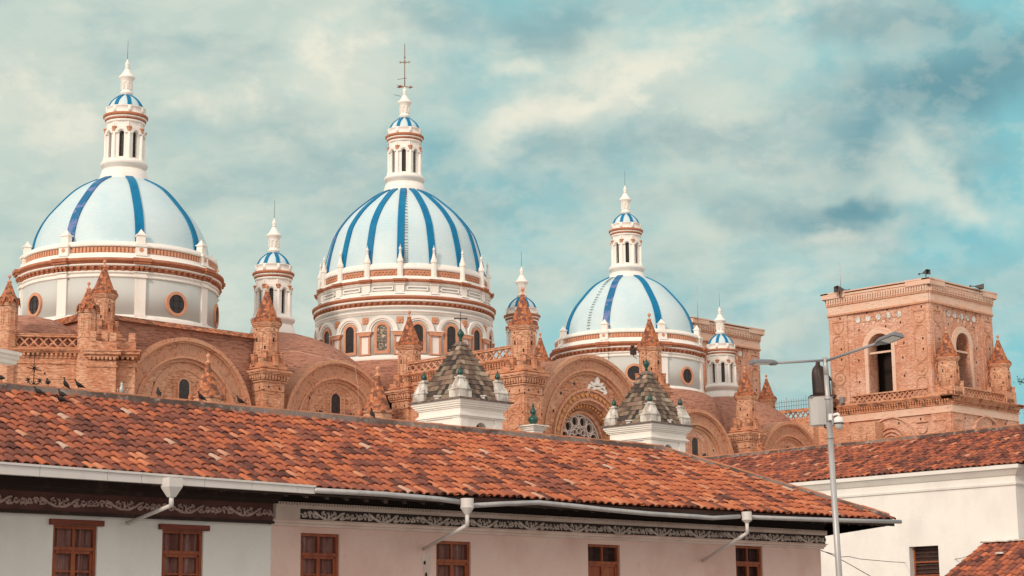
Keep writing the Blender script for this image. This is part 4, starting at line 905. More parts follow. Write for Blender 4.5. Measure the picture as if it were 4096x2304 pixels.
# --- the two square bell towers
def make_tower():
    x0, x1, y0, y1 = 52.8, 65.1, -21.8, -9.6
    W = 12.3; z0, zt = 24.5, 39.6
    root = part('bell_tower', (lambda b: (b.box(x0+.9, x1-.9, y0+.9, y1-.9, 0, z0+2.0), b)[1])(MB()), brick_pink, None)
    faces = [(Matrix(), (x0, y0), 'R'), (Rz(-PI/2), (x0, y1), 'L'), (Rz(PI), (x1, y1), 'B'), (Rz(PI/2), (x1, y0), 'E')]
    sh = MB(); pale = MB(); dk = MB(); rel = MB(); holes = MB()
    st = MB()
    for M0, (ax, ay), tg in faces:
        M = T(ax, ay)@M0
        for b in (sh, pale, dk, rel, holes, st): b.M = M
        cx = W/2
        # shaft wall with real opening
        sh.wall(0, W, 26.0, 38.2, 0, 1.4, [(cx, 1.42, 28.1, 32.9, 1)], 14)
        for a, c in ((0, 2.3), (W-2.3, W)): sh.box(a+(.0 if a == 0 else 0), c, -.16, .05, 27.0, 38.2)
        sh.box(2.3, 3.1, -.07, .04, 28.0, 37.0); sh.box(W-3.1, W-2.3, -.07, .04, 28.0, 37.0)
        # surround
        pale.archframe(cx, 1.44, 28.1, 32.9, .42, -.16, .1, 18, foot=False); pale.ring(cx, 32.9, 1.88, 2.12, -.1, .1, 0, PI, 18)
        pale.box(cx-1.5, cx+1.5, .2, .35, 32.3, 32.5)
        dk.box(cx-.55, cx-.35, 1.0, 1.3, 28.1, 34)
        # frieze and cornice
        pale.box(-.02, W+.02, -.24, .1, 37.0, 37.9) ; rel.box(-.06, W+.06, -.34, .1, 36.82, 37.0); rel.box(-.06, W+.06, -.36, .1, 37.9, 38.05)
        pale.box(-.1, W+.1, -.30, .1, 38.05, 38.6)
        for i in range(40):
            if tg in 'RLBE': x = -.1+(i+.5)*(W+.2)/40; pale.box(x-.10, x+.10, -.46, -.2, 38.32, 38.62); pale.box(x-.07, x+.07, -.44, -.2, 38.1, 38.32)
        for zz, q in ((38.62, .46), (38.85, .54), (39.2, .64)): pale.box(-q, W+q, -q, .3, zz, zz+(.22 if q < .6 else .12))
        pale.box(-.52, 2.4, -.60, .3, 38.7, 39.36); pale.box(W-2.4, W+.52, -.60, .3, 38.7, 39.36)
        # pilaster mouldings
        for c in (1.15, W-1.15):
            def U(z_, up): rel.ring(c, z_, .62, .74, -.24, -.1, (0 if up else PI), (PI if up else 2*PI), 12)
            def panel(za, zb_): rel.box(c-.74, c-.62, -.24, -.1, za, zb_); rel.box(c+.62, c+.74, -.24, -.1, za, zb_); U(za, False); U(zb_, True)
            rel.box(c-.74, c+.74, -.25, -.1, 36.1, 36.22); rel.box(c-.74, c-.62, -.24, -.1, 35.6, 36.1); rel.box(c+.62, c+.74, -.24, -.1, 35.6, 36.1); U(35.6, False)
            panel(31.6, 34.0)
            rel.ring(c, 30.1, .62, .74, -.24, -.1, 0, 2*PI, 18); rel.disc(c, 30.1, .3, -.25, -.1, 8)
            rel.box(c-.74, c-.62, -.24, -.1, 27.3, 28.6); rel.box(c+.62, c+.74, -.24, -.1, 27.3, 28.6); U(28.6, True)
            for q in (36.5, 33.2, 32.1, 29.2, 28.0): holes.box(c+.2, c+.36, -.175, -.05, q-.12, q+.12)
        for q in ((3.4, 37.1-.8), (cx+2.6, 35.2), (cx-2.5, 35.0), (cx+2.7, 31.5), (cx+2.8, 29.6), (cx-2.7, 31.8), (cx-2.7, 29.5), (cx+.8, 35.0), (cx+2.9, 33.0), (4.7, 36.75), (7.2, 36.75)): holes.box(q[0]-.08, q[0]+.08, -.012, .1, q[1]-.12, q[1]+.12)
        # five medallions with swags
        for i in range(5):
            x = cx+(i-2)*1.26; med = MB(M); med.disc(x, 36.1, .33, -.10, .1, 16); part('medallion', med, weather, root)
            if i < 4: rel.box(x+.38, x+.9, -.07, .05, 35.78, 35.9); med = MB(M); med.prism([(x+.40, 35.72), (x+.88, 35.72), (x+.76, 35.48), (x+.64, 35.25), (x+.52, 35.48)], -.08, .05); part('swag', med, brick_pale, root)
        # ledge: balustrade of the lower storey
    sh.M = Matrix(); sh.box(x0+.05, x1-.05, y0+.05, y1-.05, 38.3, 38.5)
    shp = part('shaft', sh, brick_pink, root); part('pale_trim', pale, brick_pale, root); part('relief_moulding', rel, radial, root); inlay(shp, holes, darkroom)
    b = MB(); b.box(x0+1.45, x1-1.45, y0+1.45, y1-1.45, 27.7, 28.0); b.box((x0+x1)/2-2.6, (x0+x1)/2+2.6, (y0+y1)/2-2.6, (y0+y1)/2+2.6, 28, 38.2); part('belfry_inside', b, darkroom, root)
    # lower storey, pushed out towards the camera side
    q0, q1, r0, r1 = 52.45, 65.6, -24.0, -9.8
    A = [((q0, r1), (q0, r0)), ((q0, r0), (q1, r0)), ((q1, r0), (q1, r1)), ((q1, r1), (q0, r1))]
    zl = 27.05
    w = MB(); c = MB(); bl = MB(); pl = MB(); hl = MB()
    for (a, bq) in A:
        d = Vector((bq[0]-a[0], bq[1]-a[1], 0)); Lg = d.length; M = T(a[0], a[1])@Rz(math.atan2(d.y, d.x))
        for m_ in (w, c, bl, pl, hl): m_.M = M
        w.box(.0, Lg, .02, .8, 0, zl-.9)
        for xa, xb in ((0, 2.0), (Lg-2.3, Lg)): w.box(xa, xb, -.12, .1, 0, zl-1.6)
        pl.box(-.03, Lg+.03, -.12, .3, zl-1.62, zl-.92); pl.box(-.1, Lg+.1, -.20, .3, zl-1.72, zl-1.6); c.box(-.06, Lg+.06, -.24, .3, zl-.94, zl-.84)
        for i in range(46): x = (i+.5)*Lg/46; c.box(x-.09, x+.09, -.40, -.1, zl-.58, zl-.34); c.box(x-.06, x+.06, -.3, -.1, zl-.80, zl-.58)
        c.box(0, Lg, -.12, .6, zl-.84, zl-.34)
        for zz, q in ((zl-.34, .46), (zl-.22, .56), (zl-.10, .66)): c.box(-q, Lg+q, -q, .8, zz, zz+.12)
        xs0, xs1 = 2.4, Lg-2.6
        bl.box(xs0, xs1, .0, .28, zl, zl+.22); bl.box(xs0, xs1, -.04, .32, zl+.92, zl+1.06); lattice(bl, xs0, xs1, zl+.22, zl+.92, .08, .2, 15)
        bl.box(xs0-2.0, xs0, 0, .34, zl, zl+.5); bl.box(xs1, xs1+2.2, 0, .34, zl, zl+.6)
        # blind arches below
        cx = Lg/2; zq = zl-4.6
        for r_, t_ in ((3.0, .16), (1.95, .14), (1.6, .2), (1.2, .14)): w.ring(cx, zq, r_-t_, r_, -.22, .1, 0, PI, 26)
        for ccx in (1.0, Lg-1.15, Lg-3.4): w.ring(ccx, zl-3.0, .55, .65, -.2, .05, PI, 2*PI, 12); w.box(ccx-.7, ccx+.7, -.2, .05, zl-2.5, zl-2.4); w.ring(ccx, zl-4.5, .55, .65, -.2, .05, 0, PI, 12)
        for q in (2.6, 5.0, 8.0, 10.6): hl.box(q-.08, q+.08, .005, .2, zl-2.5+.08*q % .3, zl-2.26+.08*q % .3)
    w.M = Matrix(); w.box(q0+.05, q1-.05, r0+.05, r1-.05, zl-.5, zl-.05)
    lsp = part('lower_storey', w, brick_pink, root); part('lower_cornice', c, stained, root); part('balustrade', bl, brick, root); part('lower_frieze', pl, brick_pale, root); inlay(lsp, hl, darkroom)
    return root
tw = make_tower(); tw.parent = cath; tw['label'] = 'square pink brick bell tower, nearer to the street lamp'
tw2 = copytree(tw, cath); tw2.location = (-1.0, 30.2, -.35); tw2['label'] = 'far square brick bell tower behind the right dome'
for px, py, lb in ((3790, 1432, 'round brick turret on the corner of the near bell tower'), (3997, 1459, 'round brick turret at the right edge of the near bell tower')):
    p = K.hy(px, py, -22.9); o = put(TR, p, lb, 1.04)
    b = MB(T(p.x, p.y, 0))
    for k in range(4): b.M = T(p.x, p.y, 0)@Rz(PI/4+k*PI/2)@T(0, -1.25); b.box(-.22, .22, -.2, .22, 27, p.z-2.5); b.box(-.26, .26, -.24, .26, p.z-2.5, p.z-2.4)
    b.M = T(p.x, p.y, 0); b.box(-1.2, 1.2, -1.1, 1.3, 27.0, p.z-3.0); part('pier', b, brick, cath)
# horn loudspeakers and rods on the towers
def horn(px, py, Y, ang, L, s=1.):
    p = K.loc(at(px, py, Y)); b = MB(T(p.x, p.y, p.z)@Rz(ang)@Matrix.Scale(s, 4))
    b.add([(-.55, -.4, -.35), (-.55, .4, -.35), (-.55, .4, .35), (-.55, -.4, .35), (.5, -.06, -.1), (.5, .06, -.1), (.5, .06, .1), (.5, -.06, .1)], [(0, 1, 5, 4), (1, 2, 6, 5), (2, 3, 7, 6), (3, 0, 4, 7), (4, 5, 6, 7)])
    b.tube([(.5, 0, 0), (1.2, 0, 0)], .06, 6); b.smooth = True; b.lathe([(.02, -.15), (.15, -.05), (.15, .08), (.02, .16)], 8, c=(1.25, 0)); b.smooth = False
    b.box(-.1, 0, -.05, .05, -.9, -.2); part('horn_loudspeaker', b, horngrey, cath)
horn(3360, 1158, 194, R(-20), 0, .95); horn(3702, 1090, 188.5, R(75), 0, .75); horn(3915, 1146, 193, R(150), 0, .8)
for px, p0, p1, Y in ((3363, 1143, 1047, 194), (2791, 1263, 1142, 206)):
    a, c = K.loc(at(px, p0, Y)), K.loc(at(px, p1, Y)); b = MB(); b.tube([a-Vector((0, 0, .6)), Vector((a.x, a.y, c.z))], .045, 6, .02); part('lightning_rod', b, galv, cath)
# flood lights and a plant on the lower ledge
for px, py, Y in ((3705, 1555, 189), (3378, 1607, 195)):
    p = K.loc(at(px, py, Y)); b = MB(T(p.x-.4, p.y, p.z)); b.box(-.25, .25, -.2, .2, -.25, .45); b.box(-.06, .06, -.05, .05, -.7, -.2); b.box(-.3, .3, -.3, -.2, -.2, .4); part('floodlight', b, lampgrey, cath)
# low roofline between the nave and the near tower, with lattice, iron railing and statue pier
pa, pb = at(3085, 1700, 200), at(3240, 1688, 197)
A = K.loc(pa); B = K.loc(pb); zl = at(3180, 1686, 198).z
d = (B-A); Lg = Vector((d.x, d.y, 0)).length; M = T(A.x, A.y)@Rz(math.atan2(d.y, d.x))
b = MB(M); b.box(-3, Lg, 0, .3, zl+.0, zl+.25); b.box(-3, Lg, -.05, .35, zl+1.0, zl+1.35); lattice(b, -3, Lg, zl+.25, zl+1.0, .05, .2, 13, .09); b.box(-3, Lg+2, 0, .5, 0, zl-.0); part('rooftop_balustrade', b, stained, cath)
b = MB(M)
for i in range(26): x = -3+(Lg+3)*(i+.5)/26; b.tube([(x, .1, zl+1.3), (x, .1, zl+(2.45 if i % 8 else 2.7))], .022, 4)
b.tube([(-3, .1, zl+1.75), (Lg, .1, zl+1.75)], .02, 4); b.tube([(-3, .1, zl+2.2), (Lg, .1, zl+2.2)], .02, 4); part('iron_railing', b, rustmetal, cath)
p = K.loc(at(3290, 1600, 195)); pz = at(3290, 1590, 195).z
b = MB(T(p.x, p.y)@Rz(R(20))); b.box(-1.2, 1.2, -1.0, 1.0, 0, pz-.5); b.box(-1.35, 1.35, -1.15, 1.15, pz-.5, pz-.2); b.box(-1.25, 1.25, -1.05, 1.05, pz-.2, pz); part('statue_pier', b, brick, cath)
# wall filling below, right of the last arch
A = K.loc(at(3262, 1720, 190)); B = K.loc(at(3360, 1725, 190)); zt_ = at(3300, 1712, 190).z
b = MB(); b.box(50.8, 52.6, -16, -8, 0, zt_+.6); b.box(49, 52.6, -9.6, 5, 0, zt_+1.6)
for i in range(3): b.box(50.6, 50.9, -15+2*i, -14.6+2*i, 0, zt_-.6)
part('aisle_wall', b, brick, cath)
# ------------------------------------------------------------------ white church belfries with old tiled pyramids
def make_belfry(root):
    S = 4.0
    b = MB()
    for q, z0, z1 in ((.0, -.08, .0),): b.box(q, S-q, q, S-q, z0, z1)
    slab = part('roof_slab', b, mortar, root)
    b = MB()
    for q, z0, z1 in ((.14, -.22, -.08), (.20, -.32, -.22), (.27, -.42, -.32), (.35, -.50, -.42), (.42, -.78, -.50), (.36, -.84, -.78), (.30, -.92, -.84), (.38, -1.0, -.92)): b.box(q, S-q, q, S-q, z0, z1)
    part('cornice', b, white, root)
    q = .48; b = MB()
    for k, M in enumerate((T(q, q), T(q, S-q)@Rz(-PI/2), T(S-q, S-q)@Rz(PI), T(S-q, q)@Rz(PI/2))):
        b.M = M; L = S-2*q; b.wall(0, L, -15, -1.0, 0, .5, [(L/2, .42, -3.4, -1.62, 1)], 12); b.box(0, .55, -.05, .1, -15, -1.0); b.box(L-.55, L, -.05, .1, -15, -1.0)
    part('wall', b, white, root)
    b = MB(); b.box(q+.6, S-q-.6, q+.6, S-q-.6, -15, -1.2); part('belfry_inside', b, darkroom, root)
    # pyramid of individual tiles
    c = S/2; c = S/2; py = MB(); rnd = random.Random(5); rows = 11; Hh = 3.05
    def hw(t): return 1.46*(1-t)**1.05+.26
    for r_ in range(rows):
        t0, t1 = r_/rows, (r_+1.12)/rows; t1 = min(t1, 1)
        for k in range(4):
            w0, w1 = hw(t0), hw(t1); n = max(2, int(2*w0/.27))
            for i in range(n):
                j = (rnd.random()-.5)*.012; py.tint = min(1, max(0, rnd.gauss(.46, .27)))
                f0, f1 = i/n, (i+1)/n
                py.M = T(c, c)@Rz(k*PI/2)
                o_ = .05+j
                py.add([(-w0+2*w0*f0, -w0-o_, t0*Hh), (-w0+2*w0*f1, -w0-o_, t0*Hh), (-w1+2*w1*f1, -w1-.01, t1*Hh), (-w1+2*w1*f0, -w1-.01, t1*Hh), (-w0+2*w0*f0, -w0+.05, t0*Hh-.01), (-w0+2*w0*f1, -w0+.05, t0*Hh-.01)], [(0, 1, 2, 3), (0, 4, 5, 1), (0, 3, 4), (1, 5, 2)])
            py.tint = .62
            if r_ < rows: py.box(-w0-.06, -w0+.04, -w0-.07, -w0+.04, t0*Hh, t0*Hh+.1)
    part('spire_roof', py, oldtile, root)
    b = MB(); b.frustum(c, c, .34, Hh-.02, .34, Hh+.06); b.frustum(c, c, .26, Hh+.06, .20, Hh+.2); part('spire_cap', b, mortar, root)
    b = MB(); b.smooth = True; b.lathe([(.10, Hh+.2), (.07, Hh+.35), (.10, Hh+.45), (.19, Hh+.58), (.20, Hh+.68), (.10, Hh+.82), (.03, Hh+.92)], 12, c=(c, c)); part('finial', b, greenglaze, root)
    for k in range(4):
        M = T(c, c)@Rz(k*PI/2)@T(-S/2+.62, -S/2+.62); b = MB(M)
        b.frustum(0, 0, .42, 0, .42, .42); b.frustum(0, 0, .46, .42, .46, .47); b.frustum(0, 0, .40, .47, .17, 1.05); b.frustum(0, 0, .22, 1.05, .22, 1.12); b.frustum(0, 0, .13, 1.12, .09, 1.2)
        pn = part('corner_pinnacle', b, weather, root)
        b = MB(M); b.smooth = True; b.lathe([(.06, 1.18), (.12, 1.24), (.155, 1.34), (.12, 1.46), (.05, 1.55), (.04, 1.61), (.01, 1.7)], 10); part('finial_ball', b, greenglaze, pn)
        b = MB(T(c, c)@Rz(k*PI/2)@T(0, -S/2+.35)@Rz(R(35))); b.box(-.18, .18, -.12, .12, 0, .16); b.box(-.22, .22, -.2, .12, .16, .22); part('water_spout', b, weather, root)
    return root
W1p = at(1840, 1583, 95); W2p = at(2607, 1682, 105.9)
bt = make_belfry(thing('bell_tower', 'white belfry with steep pyramid of mottled old tiles and an iron cross on top', 'bell tower', W1p, K.rz, 'twin white belfries behind the roof'))
b2 = bt.copy(); link(b2); b2.location = W2p; b2['label'] = 'white belfry with weathered corner pinnacles, below the right blue-ribbed dome'
for ch in list(bt.children):
    c = ch.copy(); link(c, b2)
    for g in ch.children: d = g.copy(); link(d, c)
b = MB(); H0 = 3.95; c = 2.0
b.tube([(c, c, H0-.1), (c, c, H0+.95)], .02, 5); b.M = T(c, c)@Rz(R(-44)); b.box(-.30, .30, -.02, .02, H0+.55, H0+.60); [b.disc(s*.31, H0+.575, .05, -.02, .02, 6) for s in (-1, 1)]; b.M = T(c, c)@Rz(R(40)); b.box(-.2, .2, -.02, .02, H0+.50, H0+.54)
part('cross', b, iron, bt)
b = MB(); b.tube([(c, c, H0-.1), (c, c, H0+1.0)], .014, 5); part('rod', b, iron, b2)
p = at(2133, 1703, 99.2)
g = thing('gable_finial', 'green glazed double bulb finial on a white pedestal between the belfries', 'finial', p, K.rz)
b = MB(); b.frustum(0, 0, .62, -.06, .62, .0); b.frustum(0, 0, .5, -.16, .5, -.06); b.frustum(0, 0, .42, -.28, .46, -.16); b.frustum(0, 0, .36, -9, .36, -.28); part('pedestal', b, white, g)
b = MB(); b.smooth = True; b.lathe([(.10, 0), (.10, .08), (.20, .14), (.29, .30), (.24, .44), (.12, .54), (.09, .60), (.15, .66), (.17, .76), (.12, .88), (.05, .98), (.05, 1.02), (.08, 1.06), (.02, 1.22)], 14); part('bulb', b, greenglaze, g)

# ------------------------------------------------------------------ street house with the long tiled roof
hs = thing('street_house', 'long two-storey house with clay tile roof, white and pink walls and red wooden windows', 'house', H.w(0, 0), H.rz)
XC = 17.35; WR = 5.4; XL = -22.0; XE = 15.6; YO = 1.75
ZE = ((-22, 6.90), (-15, 6.86), (-10.8, 6.79), (-6.4, 6.715), (-4.4, 6.70), (-2, 6.75), (0, 6.79), (3.4, 6.76), (7, 6.80), (11, 6.82), (15, 6.83), (18, 6.85))
def ze(x):
    for (xa_, za_), (xc_, zc_) in zip(ZE[:-1], ZE[1:]):
        if x <= xc_: return za_+(zc_-za_)*(x-xa_)/(xc_-xa_)
    return ZE[-1][1]
ZR = 9.24; 
def zpl(x, y): e = ze(x); return e+(ZR-e)*y/WR
rt = random.Random(11)
def tile_field(b, x0, x1, sp, rows, Lp, P, clip, tintf, gap=.45, rnd=rt):
    """rows of barrel tiles; P(x, s, n) -> point on the slope, s up from the eave (0..Lp)"""
    x = x0; col = 0
    while x < x1:
        w = sp(x)*(1+rnd.uniform(-.05, .05)); drift = rnd.uniform(-.015, .015); sj = rnd.uniform(-.07, .07)+.05*math.sin(x*1.7); b.smooth = True
        for r_ in range(rows):
            s0 = r_*Lp/rows+rnd.uniform(-.03, .03)+(sj if r_ else -.05); s1 = (r_+1)*Lp/rows+.13+sj
            xm = x+drift+rnd.uniform(-.012, .012)+math.sin(r_*.7+col*.13)*.008
            for kind in (0, 1):
                xx = xm+(w/2 if kind else 0); cw = gap
                if not clip(xx, s0): continue
                b.tint = tintf(xx, s0, rnd) if kind == 0 else max(0, tintf(xx, s0, rnd)-.12)
                hl, hu = w*cw*rnd.uniform(.95, 1.05), w*(cw-.07); nl, nu = .042+rnd.uniform(0, .016), .004; ht = .078
                vs = []; n = 6; tw_ = rnd.uniform(-.010, .010)
                for (ss, hh, nn, q) in ((s0, hl, nl, 0), (s1, hu, nu, tw_)):
                    for i in range(n+1):
                        a = PI*i/n
                        if kind == 0: vs.append(P(xx+q-hh*math.cos(a), ss, nn+ht*math.sin(a)))
                        else: vs.append(P(xx+q-hh*math.cos(a), ss, nn+.028-.036*math.sin(a)))
                fs = [(i, i+1, n+2+i, n+1+i) for i in range(n)]
                if kind == 0:
                    m0 = len(vs)
                    for i in range(n+1): a = PI*i/n; vs.append(P(xx-(hl-.014)*math.cos(a), s0, nl-.012+(ht-.012)*math.sin(a)))
                    fe = [(m0+i+1, m0+i, i, i+1) for i in range(n)]
                    if r_ == 0:
                        for i in range(n+1): a = PI*i/n; vs.append(P(xx-(hu-.014)*math.cos(a), s1, nu-.012+(ht-.012)*math.sin(a)))
                        fe += [(m0+i, m0+i+1, m0+n+2+i, m0+n+1+i) for i in range(n)]
                    b.add(vs, fs); k0 = len(b.v)-len(vs); b.smooth = False
                    b.f += [tuple(k0+q for q in f) for f in fe]; b.t += [b.tint]*len(fe); b.sm += [False]*len(fe); b.smooth = True
                else: b.add(vs, fs)
        x += w; col += 1
LP = math.hypot(WR, ZR-6.8)
na = math.atan2(ZR-6.8, WR); cs, sn = math.cos(na), math.sin(na)
def PH(x, s, n): y = s*cs; return (x, y-n*sn, zpl(x, y)+n*cs)
def tint_h(x, s, rnd):
    f = min(1, max(0, (x+15)/22)); u = rnd.random(); blot = math.sin(x*.9+s*1.3)*math.sin(x*.37-s*.8+2)
    if u < .06-.02*f+.02*(blot > .7): return rnd.uniform(.06, .17)
    if u < .34-.18*f: return rnd.uniform(.17, .32)
    if u > .992-.017*f: return rnd.uniform(.86, 1)
    if u > .955-.025*f: return rnd.uniform(.78, .86)
    return rnd.gauss(.37+.23*f, .11)
b = MB()
tile_field(b, XL, XC-.1, lambda x: .238+max(0, (x+15))/32*.085, 13, LP, PH, lambda x, s: x < XC-s*cs-.08 and s < LP-.05, tint_h)
roof = part('roof', b, rooftile, hs, 'red and brown barrel tiles')
b = MB(); n_ = 20
for i in range(n_):
    xa, xb = XL+(XC-XL)*i/n_, XL+(XC-XL)*(i+1)/n_
    ya, yb = min(WR, XC-xa), min(WR, XC-xb)
    b.add([(xa, 0, ze(xa)-.02), (xb, 0, ze(xb)-.02), (xb, yb, zpl(xb, yb)-.02), (xa, ya, zpl(xa, ya)-.02), (xa, 0, ze(xa)-.10), (xb, 0, ze(xb)-.10), (xb, yb, zpl(xb, yb)-.10), (xa, ya, zpl(xa, ya)-.10)], [(0, 1, 2, 3), (4, 7, 6, 5), (0, 4, 5, 1)])
part('roof_boards', b, under, roof)
b = MB(); e_ = ze(XC); b.add([(XC-WR, WR, ZR), (XL, WR, ZR), (XL, 2*WR, e_), (XC, 2*WR, e_), (XC, 0, e_)], [(0, 1, 2, 3), (0, 3, 4)]); b.add([(XC, 0, e_-.08), (XC, 2*WR, e_-.08), (XC-WR, WR, ZR-.08)], [(0, 1, 2)]); part('rear_slope', b, capt, roof)
# ridge and hip: mortar bed with cap tiles
rb = MB(); rc = MB()
def ridge_run(P0, P1, perp, h0=.13, hw=.21, nseg=40, cap=True):
    P0, P1 = Vector(P0), Vector(P1); rr = random.Random(3)
    for i in range(nseg):
        a, c = P0.lerp(P1, i/nseg), P0.lerp(P1, (i+1)/nseg); j = rr.uniform(-.012, .012); p_ = Vector(perp)*hw
        vs = [a-p_*1.25+Vector((0, 0, -.10)), c-p_*1.25+Vector((0, 0, -.10)), c-p_*.85+Vector((0, 0, h0+j)), a-p_*.85+Vector((0, 0, h0+j)), a+p_*1.25+Vector((0, 0, -.10)), c+p_*1.25+Vector((0, 0, -.10)), c+p_*.85+Vector((0, 0, h0+j)), a+p_*.85+Vector((0, 0, h0+j))]
        rb.add(vs, [(0, 1, 2, 3), (4, 7, 6, 5), (3, 2, 6, 7)])
    L = (P1-P0).length; n = int(L/.42); d = (P1-P0).normalized(); pe = Vector(perp)
    for i in range(n):
        a = P0+d*(i*L/n-.03); c = P0+d*((i+1)*L/n+.02); vs = []; j = rr.uniform(-.01, .012)
        for q, (pp, rr_) in enumerate(((a, .14), (c, .12))):
            for k in range(7): t = PI*k/6; vs.append(pp+pe*rr_*math.cos(t)+Vector((0, 0, h0-.02+j+.085*math.sin(t))))
        rc.smooth = True; rc.add(vs, [(k, k+1, 8+k, 7+k) for k in range(6)]); rc.smooth = False; rc.add([vs[k] for k in range(7)], [tuple(range(7))]); rc.add([vs[7+k] for k in range(7)], [tuple(range(7))])
ridge_run((XL, WR, ZR+.02), (XC-WR, WR, ZR+.02), (0, 1, 0), h0=.12, nseg=90)
ridge_run((XC-WR, WR, ZR+.02), (XC-.14, .12, ze(XC)+.07), (.7071, .7071, 0), h0=.10, nseg=24)
part('ridge_mortar', rb, mortar, roof); part('ridge_cap', rc, capt, roof)
# soffit, rafters, fascia
b = MB()
for i in range(64):
    x = XL+.3+i*.62
    if x > XC-.4: break
    e = ze(x); b.add([(x-.06, .02, e-.12), (x+.06, .02, e-.12), (x+.06, YO+.1, zpl(x, YO)-.12), (x-.06, YO+.1, zpl(x, YO)-.12), (x-.06, .02, e-.24), (x+.06, .02, e-.24), (x+.06, YO+.1, zpl(x, YO)-.28), (x-.06, YO+.1, zpl(x, YO)-.28)], [(0, 1, 2, 3), (4, 7, 6, 5), (0, 4, 5, 1), (1, 5, 6, 2), (3, 2, 6, 7), (0, 3, 7, 4)])
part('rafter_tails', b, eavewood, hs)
b = MB()
for x0_, x1_ in ((XL, -8), (-8, 2), (2, 10), (10, XC)):
    b.add([(x0_, .0, ze(x0_)-.10), (x1_, .0, ze(x1_)-.10), (x1_, .0, ze(x1_)-.2), (x0_, 0, ze(x0_)-.2), (x0_, .05, ze(x0_)-.10), (x1_, .05, ze(x1_)-.10), (x1_, .05, ze(x1_)-.2), (x0_, .05, ze(x0_)-.2)], [(0, 1, 2, 3), (4, 7, 6, 5), (3, 2, 6, 7)])
b.add([(XE, YO, 6.32), (XC, .05, ze(XC)-.16), (XC, 2*WR-.1, ze(XC)-.16), (XE, 2*WR-YO, 6.32)], [(0, 1, 2, 3)])
b.add([(XC-.02, .0, ze(XC)-.02), (XC-.02, 2*WR, ze(XC)-.02), (XC-.02, 2*WR, ze(XC)-.17), (XC-.02, 0, ze(XC)-.17)], [(0, 1, 2, 3)])
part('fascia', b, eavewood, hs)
# walls: white section on the left, pink on the right, with real window openings
xb_ = H.hy(1083, 2200, YO).x
def wz(px, py, y=YO): return H.hy(px, py, y).z
wins = []
for l, r_, top, lint, lab in ((209, 387, 2102, 1, 'leftmost window, white wall, heavy lintel'), (647, 812, 2121, 1, 'second window, right of the funnel pipe, heavy lintel'), (1202, 1357, 2134, 0, 'first window in the pink wall'), (1745, 1883, 2165, 0, 'window beside the broken plaster'), (2352, 2480, 2178, 0, 'window with solid lower shutters'), (2943, 3050, 2184, 0, 'window at the right end of the pink wall')):
    a = H.hy(l, 2230, YO); c = H.hy(r_, 2230, YO); t = H.hy((l+r_)/2, top, YO); wins.append(((a.x+c.x)/2, (c.x-a.x)/2, t.z, lint, lab))
def hole(w): return (w[0], w[1], w[2]-2.1, w[2], 0)
ZT_ = 6.9
b = MB(); b.wall(XL, xb_, .15, ZT_, YO, .14, [hole(w) for w in wins[:2]]); b.box(XL, xb_, YO+.141, YO+.6, .15, .9)
part('wall', b, housew, hs, 'white plastered wall on the left')
b = MB(); b.wall(xb_, XE, .15, ZT_, YO, .14, [hole(w) for w in wins[2:]]); b.add([(XE, YO, .15), (XE, 2*WR-YO, .15), (XE, 2*WR-YO, ZT_), (XE, YO, ZT_)], [(0, 1, 2, 3)])
part('wall', b, housep, hs, 'faded pink plastered wall on the right')
b = MB(); b.box(XL, XE-.1, YO+.5, YO+.6, .2, 6.8); part('room_back', b, darkroom, hs)
for i, (cx, hw, zt, lint, lab) in enumerate(wins):
    y = YO+.10; zb = zt-2.1; b = MB(); f = .075
    b.box(cx-hw, cx-hw+f, y-.04, y+.06, zb, zt); b.box(cx+hw-f, cx+hw, y-.04, y+.06, zb, zt); b.box(cx-hw+f, cx+hw-f, y-.04, y+.06, zt-f, zt); 
    ztr = zt-.52; b.box(cx-hw+f, cx+hw-f, y-.045, y+.06, ztr-.05, ztr+.03); b.box(cx-.03, cx+.03, y-.02, y+.05, ztr+.03, zt-f)
    b.box(cx-.055, cx+.055, y-.03, y+.05, zb, ztr-.05)
    b.box(cx-hw+f, cx-hw+f+.06, y-.02, y+.05, zb, ztr-.05); b.box(cx+hw-f-.06, cx+hw-f, y-.02, y+.05, zb, ztr-.05); b.box(cx-hw+f, cx+hw-f, y-.02, y+.05, ztr-.12, ztr-.05)
    for q in range(1, 4): b.box(cx-hw+f, cx+hw-f, y-.012, y+.045, ztr-.1-q*.44, ztr-.06-q*.44)
    w = part('window', b, wood, hs, lab)
    b = MB()
    n = 26; xs = [cx-hw+.04+(2*hw-.08)*k/n for k in range(n+1)]; fo = random.Random(i)
    if i == 4:
        b.box(cx-hw+f, cx+hw-f, y+.02, y+.05, zb, ztr-.1); part('shutter_panel', b, wood, w); b = MB()
    ys = [y+.12+.05*math.sin(k*.9+fo.random()*2)+.03*fo.random() for k in range(n+1)]; b.smooth = True
    for k in range(n): b.add([(xs[k], ys[k], zb), (xs[k+1], ys[k+1], zb), (xs[k+1]+.04, ys[k+1]-.02, zt), (xs[k]+.04, ys[k]-.02, zt)], [(0, 1, 2, 3)])
    part('curtain', b, curtain if i < 4 else woodlouv, w)
    if lint: b = MB(); b.box(cx-hw-.12, cx+hw+.12, YO-.10, YO+.02, zt, zt+.13); part('lintel', b, wooddk, w)
